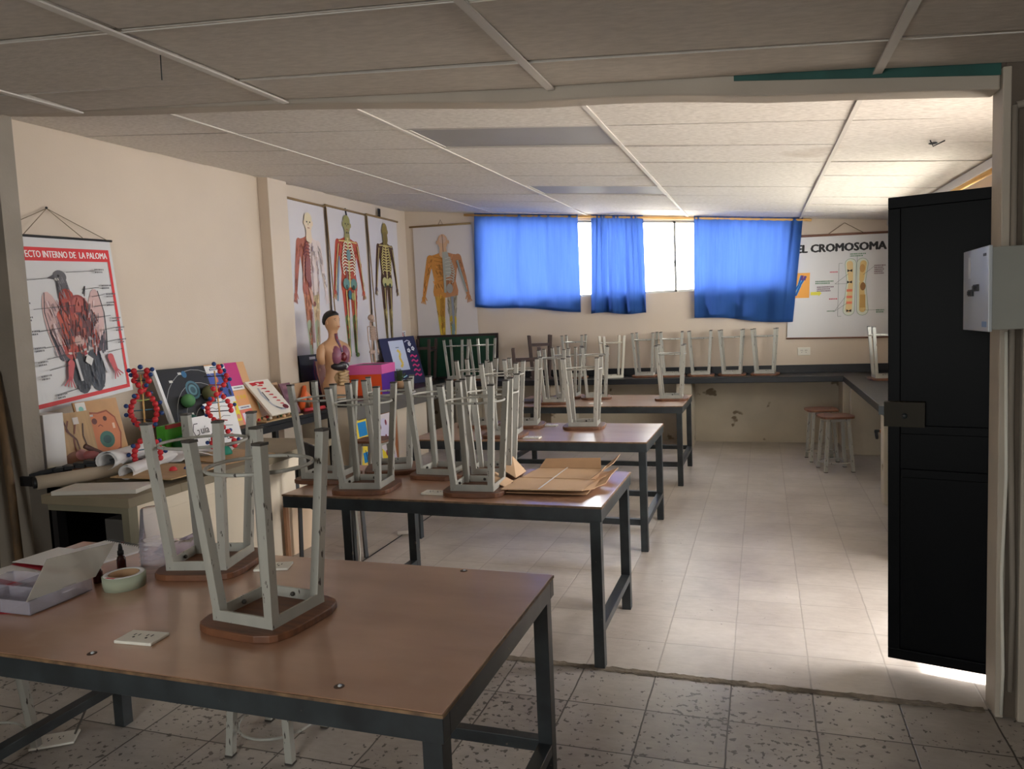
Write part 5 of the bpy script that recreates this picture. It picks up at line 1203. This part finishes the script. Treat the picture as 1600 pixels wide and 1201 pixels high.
# ------------------------------------------------------------------ things on the tables
def plate(x, y, z, rz, label, group='outlet plates lying on the table tops', sx=.13, sy=.08):
    e = empty('outlet_plate', (x, y, z), rz, label, 'outlet plate', group)
    MB().span((-sx/2, -sy/2, 0), (sx/2, sy/2, .010), M_plastic).build('cover_plate', e, .003)
    for dx in (-.022, .022):
        b = MB().span((dx-.010, .003, .010), (dx-.007, .015, .0106), M_black); b.span((dx+.006, .003, .010), (dx+.009, .015, .0106), M_black); b.lathe([(.004, 0), (.004, .0006)], M_black, (dx, -.008, .010), 8); b.build('socket_slot', e)
    return e
plate(-1.76, 1.672, TZ, math.radians(4), 'white outlet plate on the nearest table, left of the front upturned stool')
plate(-1.775, 2.325, TZ, math.radians(20), 'white outlet plate on the nearest table, near its back edge')
plate(-1.665, 3.565, TZ, 0, 'white outlet plate at the front edge of the second table')
plate(-1.70, 4.13, TZ, 0, 'white outlet plate at the back of the second table')
plate(-1.72, 6.04, TZ, 0, 'white outlet plate near the back of the third table')
plate(-1.68, 5.40, TZ, 0, 'white outlet plate near the front of the third table')
plate(-1.66, 7.62, TZ, 0, 'white outlet plate on the farthest table')
plate(-2.88, 2.24, .001, math.radians(35), 'white cover plate lying on the floor under the nearest table', None, .17, .11)

# organiser with open lid
e = empty('organiser_box', (-2.47, 1.86, TZ+.004), 0, 'clear plastic organiser box with its lid open, at the left end of the nearest table', 'plastic box')
b = MB()
for lo, hi in (((-.19, -.13, 0), (.19, .11, .003)), ((-.19, -.13, 0), (.19, -.127, .045)), ((-.19, .107, 0), (.19, .11, .045)), ((-.19, -.13, 0), (-.187, .11, .045)), ((.187, -.13, 0), (.19, .11, .045)), ((-.19, -.01, 0), (.19, -.008, .04)), ((-.06, -.13, 0), (-.058, .11, .04)), ((.06, -.13, 0), (.062, .11, .04))): b.span(lo, hi, M_cup)
b.build('tray', e)
MB().add([(.175, -.13, .045), (.195, .12, .045), (.19, .22, .14), (.16, -.03, .155), (.178, -.13, .045), (.198, .12, .045), (.193, .22, .14), (.163, -.03, .155)], [(0, 1, 2, 3), (7, 6, 5, 4), (0, 4, 5, 1), (1, 5, 6, 2), (2, 6, 7, 3), (3, 7, 4, 0)], glass('milky_lid', (.9, .9, .88), .55, (196, 190, 180), gl=1)).build('lid', e)
MB().box((.186, .02, .04), (.012, .05, .02), M_cup).build('clasp', e)
# cards
RB_ = (170, 24, 44)
a = Art(.34, .30); a.rect(0, .22, .34, .30, RB_); a.rect(0, .06, .34, .10, RB_); a.rect(.0, 0, .10, .06, RB_); a.ell(.12, .16, .02, .012, (150, 150, 156))
def flat(name, x, y, z, w, h, rz, m, art, label, cat, th=.003):
    c, s_ = math.cos(rz), math.sin(rz)
    P = lambda u, v: (x+u*c-v*s_, y+u*s_+v*c, z)
    return sheet(name, P(-w/2, h/2), P(w/2, h/2), P(w/2, -h/2), P(-w/2, -h/2), m, art, th, label, cat)
flat('printed_card', -2.74, 2.03, TZ+.004, .30, .30, -.15, M_white, a, 'red and white card at the left edge of the nearest table', 'card')
a = Art(.3, .1); a.rect(0, 0, .3, .1, RB_)
flat('red_strip', -2.45, 1.76, TZ+.002, .30, .10, .35, ink(170, 24, 44), None, 'red card strip under the clear organiser box', 'card', .001)
# spiral notebook
e = empty('spiral_notebook', (-2.64, 2.33, TZ), math.radians(-12), 'open spiral notebook with a white page behind the organiser box', 'notebook')
a = Art(.30, .24)
for k in range(11): a.line([(.02, .02+.018*k), (.28, .02+.018*k)], .0012, (170, 176, 196))
MB().span((-.15, -.12, 0), (.15, .12, .008), M_white).build('page_block', e, .001)
b = MB(); a.onto(b, (-.15, .12, .008), (.15, .12, .008), (.15, -.12, .008), (-.15, -.12, .008), base=.0006); b.build('ruled_lines', e)
b = MB()
for k in range(18): b.tube([(-.135+.0158*k, .118+.009*math.cos(t), .006+.009*math.sin(t)) for t in [2*PI*i/10 for i in range(10)]], .0014, M_frame, 5, closed=True)
o = b.build('wire_binding', e)
o = flat('loose_sheet', -2.72, 2.22, TZ+.016, .30, .20, -.05, M_white, None, 'loose white sheet lying on the spiral notebook', 'paper', .001)
# bottles
M_amber = mat('dark_amber_glass', (64, 22, 18), .15)
def bottle(x, y, label, tilt=0):
    e = empty('dropper_bottle', (x, y, TZ), 0, label, 'bottle', 'small amber dropper bottles')
    MB().lathe([(.0, 0), (.0155, .0), (.0165, .004), (.0165, .040), (.013, .050), (.008, .054), (.008, .058)], M_amber, n=18).build('bottle_body', e)
    MB().lathe([(.0115, .056), (.0115, .072), (.009, .074), (.008, .078)], M_black, n=16).build('cap', e)
    MB().lathe([(.0075, .076), (.0085, .080), (.0065, .092), (.005, .098), (.002, .101)], M_black, n=14).build('rubber_bulb', e)
bottle(-2.375, 2.19, 'amber dropper bottle standing upright behind the tape roll')
bottle(-2.335, 2.045, 'amber dropper bottle between the organiser lid and the tape roll')
# tape
e = empty('tape_roll', (-2.20, 2.035, TZ), 0, 'wide roll of clear packing tape lying flat on the nearest table', 'tape')
def ring(r0, r1, h, m, z=0, n=40): 
    return MB().lathe([(r0, z), (r1, z), (r1, z+h), (r0, z+h), (r0, z)], m, n=n, cap=False)
ring(.052, .072, .048, M_tape).build('tape_winding', e); ring(.048, .052, .048, M_card).build('core', e)
b = ring(.0525, .068, .0006, M_white, z=.0485); b.box((.0, -.06, .0493), (.04, .010, .0004), ink(190, 60, 70)); b.build('paper_label', e)
# stacked cups
e = empty('cup_stack', (-2.225, 2.215, TZ), 0, 'stack of upside-down translucent plastic cups beside the tape roll', 'cups')
for k in range(7):
    z = .018*k; MB().lathe([(.060, z), (.060, z+.006), (.056, z+.008), (.043, z+.13), (.040, z+.135), (.0, z+.136)] if k == 6 else [(.060, z), (.060, z+.006), (.056, z+.008), (.054, z+.03)], M_cup, n=28, cap=False).build('cup', e)
# plastic bag
rr = random.Random(8); b = MB(); rings = []
for i in range(9):
    t = i/8; rings.append([((.14*math.sin(PI*(.06+.9*t)))*(math.cos(2*PI*k/16))*rr.uniform(.75, 1.1)+.10*t, (.06*math.sin(PI*(.1+.85*t)))*math.sin(2*PI*k/16)*rr.uniform(.75, 1.1), .002+.075*math.sin(PI*t*.8+.1)*(.5+.5*math.sin(2*PI*k/16+.5))*rr.uniform(.8, 1.1)) for k in range(16)])
o = b.loft(rings, glass('thin_bag_plastic', (.95, .92, .97), .4, (214, 200, 226), gl=1)).build('plastic_bag', None, 0, (-2.30, 2.39, TZ)); tag(o, 'crumpled clear plastic bag at the back edge of the nearest table', 'plastic bag')

# flattened cardboard box on the second table
e = empty('flattened_box', (-1.08, 3.90, TZ), math.radians(2), 'flattened torn cardboard box on the right end of the second table', 'cardboard box')
def cpanel(pts, m, th=.004, name='panel'):
    P = [Vector(p) for p in pts]; n = (P[1]-P[0]).cross(P[-1]-P[0]).normalized()*th; N = len(P)
    vs = P+[p-n for p in P]; fs = [tuple(range(N)), tuple(range(2*N-1, N-1, -1))]+[(k, k+N, (k+1) % N+N, (k+1) % N) for k in range(N)]
    return MB().add(vs, fs, m).build(name, e)
cpanel([(-.23, -.30, .030), (.20, -.31, .036), (.22, .02, .018), (-.23, .04, .018)], M_cardl, name='front_panel')
cpanel([(-.24, -.29, .012), (.22, -.30, .014), (.23, .30, .006), (-.22, .30, .006)], M_card, name='bottom_panel')
cpanel([(-.21, .04, .022), (.22, .02, .022), (.20, .27, .030), (-.17, .28, .026)], M_cardl, name='back_panel')
cpanel([(-.17, .275, .028), (.20, .265, .032), (.19, .31, .085), (-.14, .32, .075)], M_card, name='raised_flap')
cpanel([(.20, -.30, .034), (.245, -.20, .022), (.24, .0, .030), (.215, .02, .028)], M_card, name='side_strip')
for pts in (([(-.23, -.24, .03), (-.22, -.10, .03), (-.33, -.08, .075), (-.32, -.20, .055)]), ([(-.23, -.02, .03), (-.22, .16, .03), (-.31, .20, .11), (-.33, .04, .065)]), ([(-.25, -.30, .008), (-.20, -.18, .012), (-.36, -.13, .02), (-.38, -.22, .012)])):
    cpanel(pts, M_cardl, .003, 'torn_flap')
for pts in (([(.21, .02, .02), (.22, .14, .02), (.31, .20, .05), (.29, .07, .035)]), ([(.20, .14, .02), (.20, .26, .02), (.30, .34, .10), (.28, .22, .07)]), ([(.22, -.22, .016), (.22, -.05, .018), (.30, .04, .05), (.29, -.12, .03)]), ([(.19, -.02, .03), (.20, .10, .03), (.26, .10, .08), (.25, .0, .07)])):
    cpanel(pts, M_card, .003, 'torn_flap')
cpanel([(-.03, -.31, .0375), (-.022, -.31, .0375), (.006, .27, .0335), (-.002, .27, .0335)], M_white, .0005, 'tape_strip')

# ------------------------------------------------------------------ floor level, far left
def stick(p, q, r, label):
    o = MB().tube([p, [(a_+b_)/2+(.01 if i == 0 else 0) for i, (a_, b_) in enumerate(zip(p, q))], q], r, M_stick, 10).build('broom_stick'); tag(o, label, 'stick', 'old sticks leaning at the left edge')
stick((-4.20, 3.16, .002), (-4.535, 3.37, 1.52), .024, 'worn brown stick leaning on the left wall stub, nearer the cabinet')
stick((-4.40, 3.12, .002), (-4.62, 3.37, 1.42), .030, 'darker brown stick at the very left edge, behind the other stick')
b = MB()
b.tube([(-2.78, 2.7, .004), (-2.775, 3.6, .004), (-2.79, 4.8, .004), (-2.83, 6.1, .004), (-2.95, 6.9, .004)], .004, M_black, 6)
tag(b.build('floor_cable'), 'thin black cable running along the floor towards the left of the tables', 'cable')
o = MB().span((-.07, -.05, 0), (.07, .05, .010), M_plastic).build('cable_plate', None, .002, (-2.80, 5.40, .0), (0, 0, .5)); tag(o, 'small white plate over the floor cable by the third table leg', 'cover plate')
MB().tube([(-.895, .30, .74), (-.905, .32, .45), (-.93, .33, .2), (-1.02, .30, .02)], .005, mat('grey_cord', (110, 104, 98), .6), 6).build('power_cord', t1)
# ceiling leftovers
for p, q, lb in (((-2.35, 2.58, near_z(-2.35, 2.58)), (-2.352, 2.58, near_z(-2.35, 2.58)-.10), 'thin wire dangling from the near ceiling at the upper left'),):
    o = MB().tube([p, q], .0025, M_frame, 5).build('hanging_wire'); tag(o, lb, 'wire')
o = MB().tube([(.98, 5.2, ceil_z(.98, 5.2)+.002), (1.0, 5.22, ceil_z(1, 5.2)-.03), (1.06, 5.2, ceil_z(1.06, 5.2)+.0)], .004, M_black, 6).sphere((1.0, 5.22, ceil_z(1, 5.2)-.012), .02, M_frame, 8, (1.4, 1, .4)).build('ceiling_hook'); tag(o, 'small dark hook on the far ceiling above the black door', 'hook')
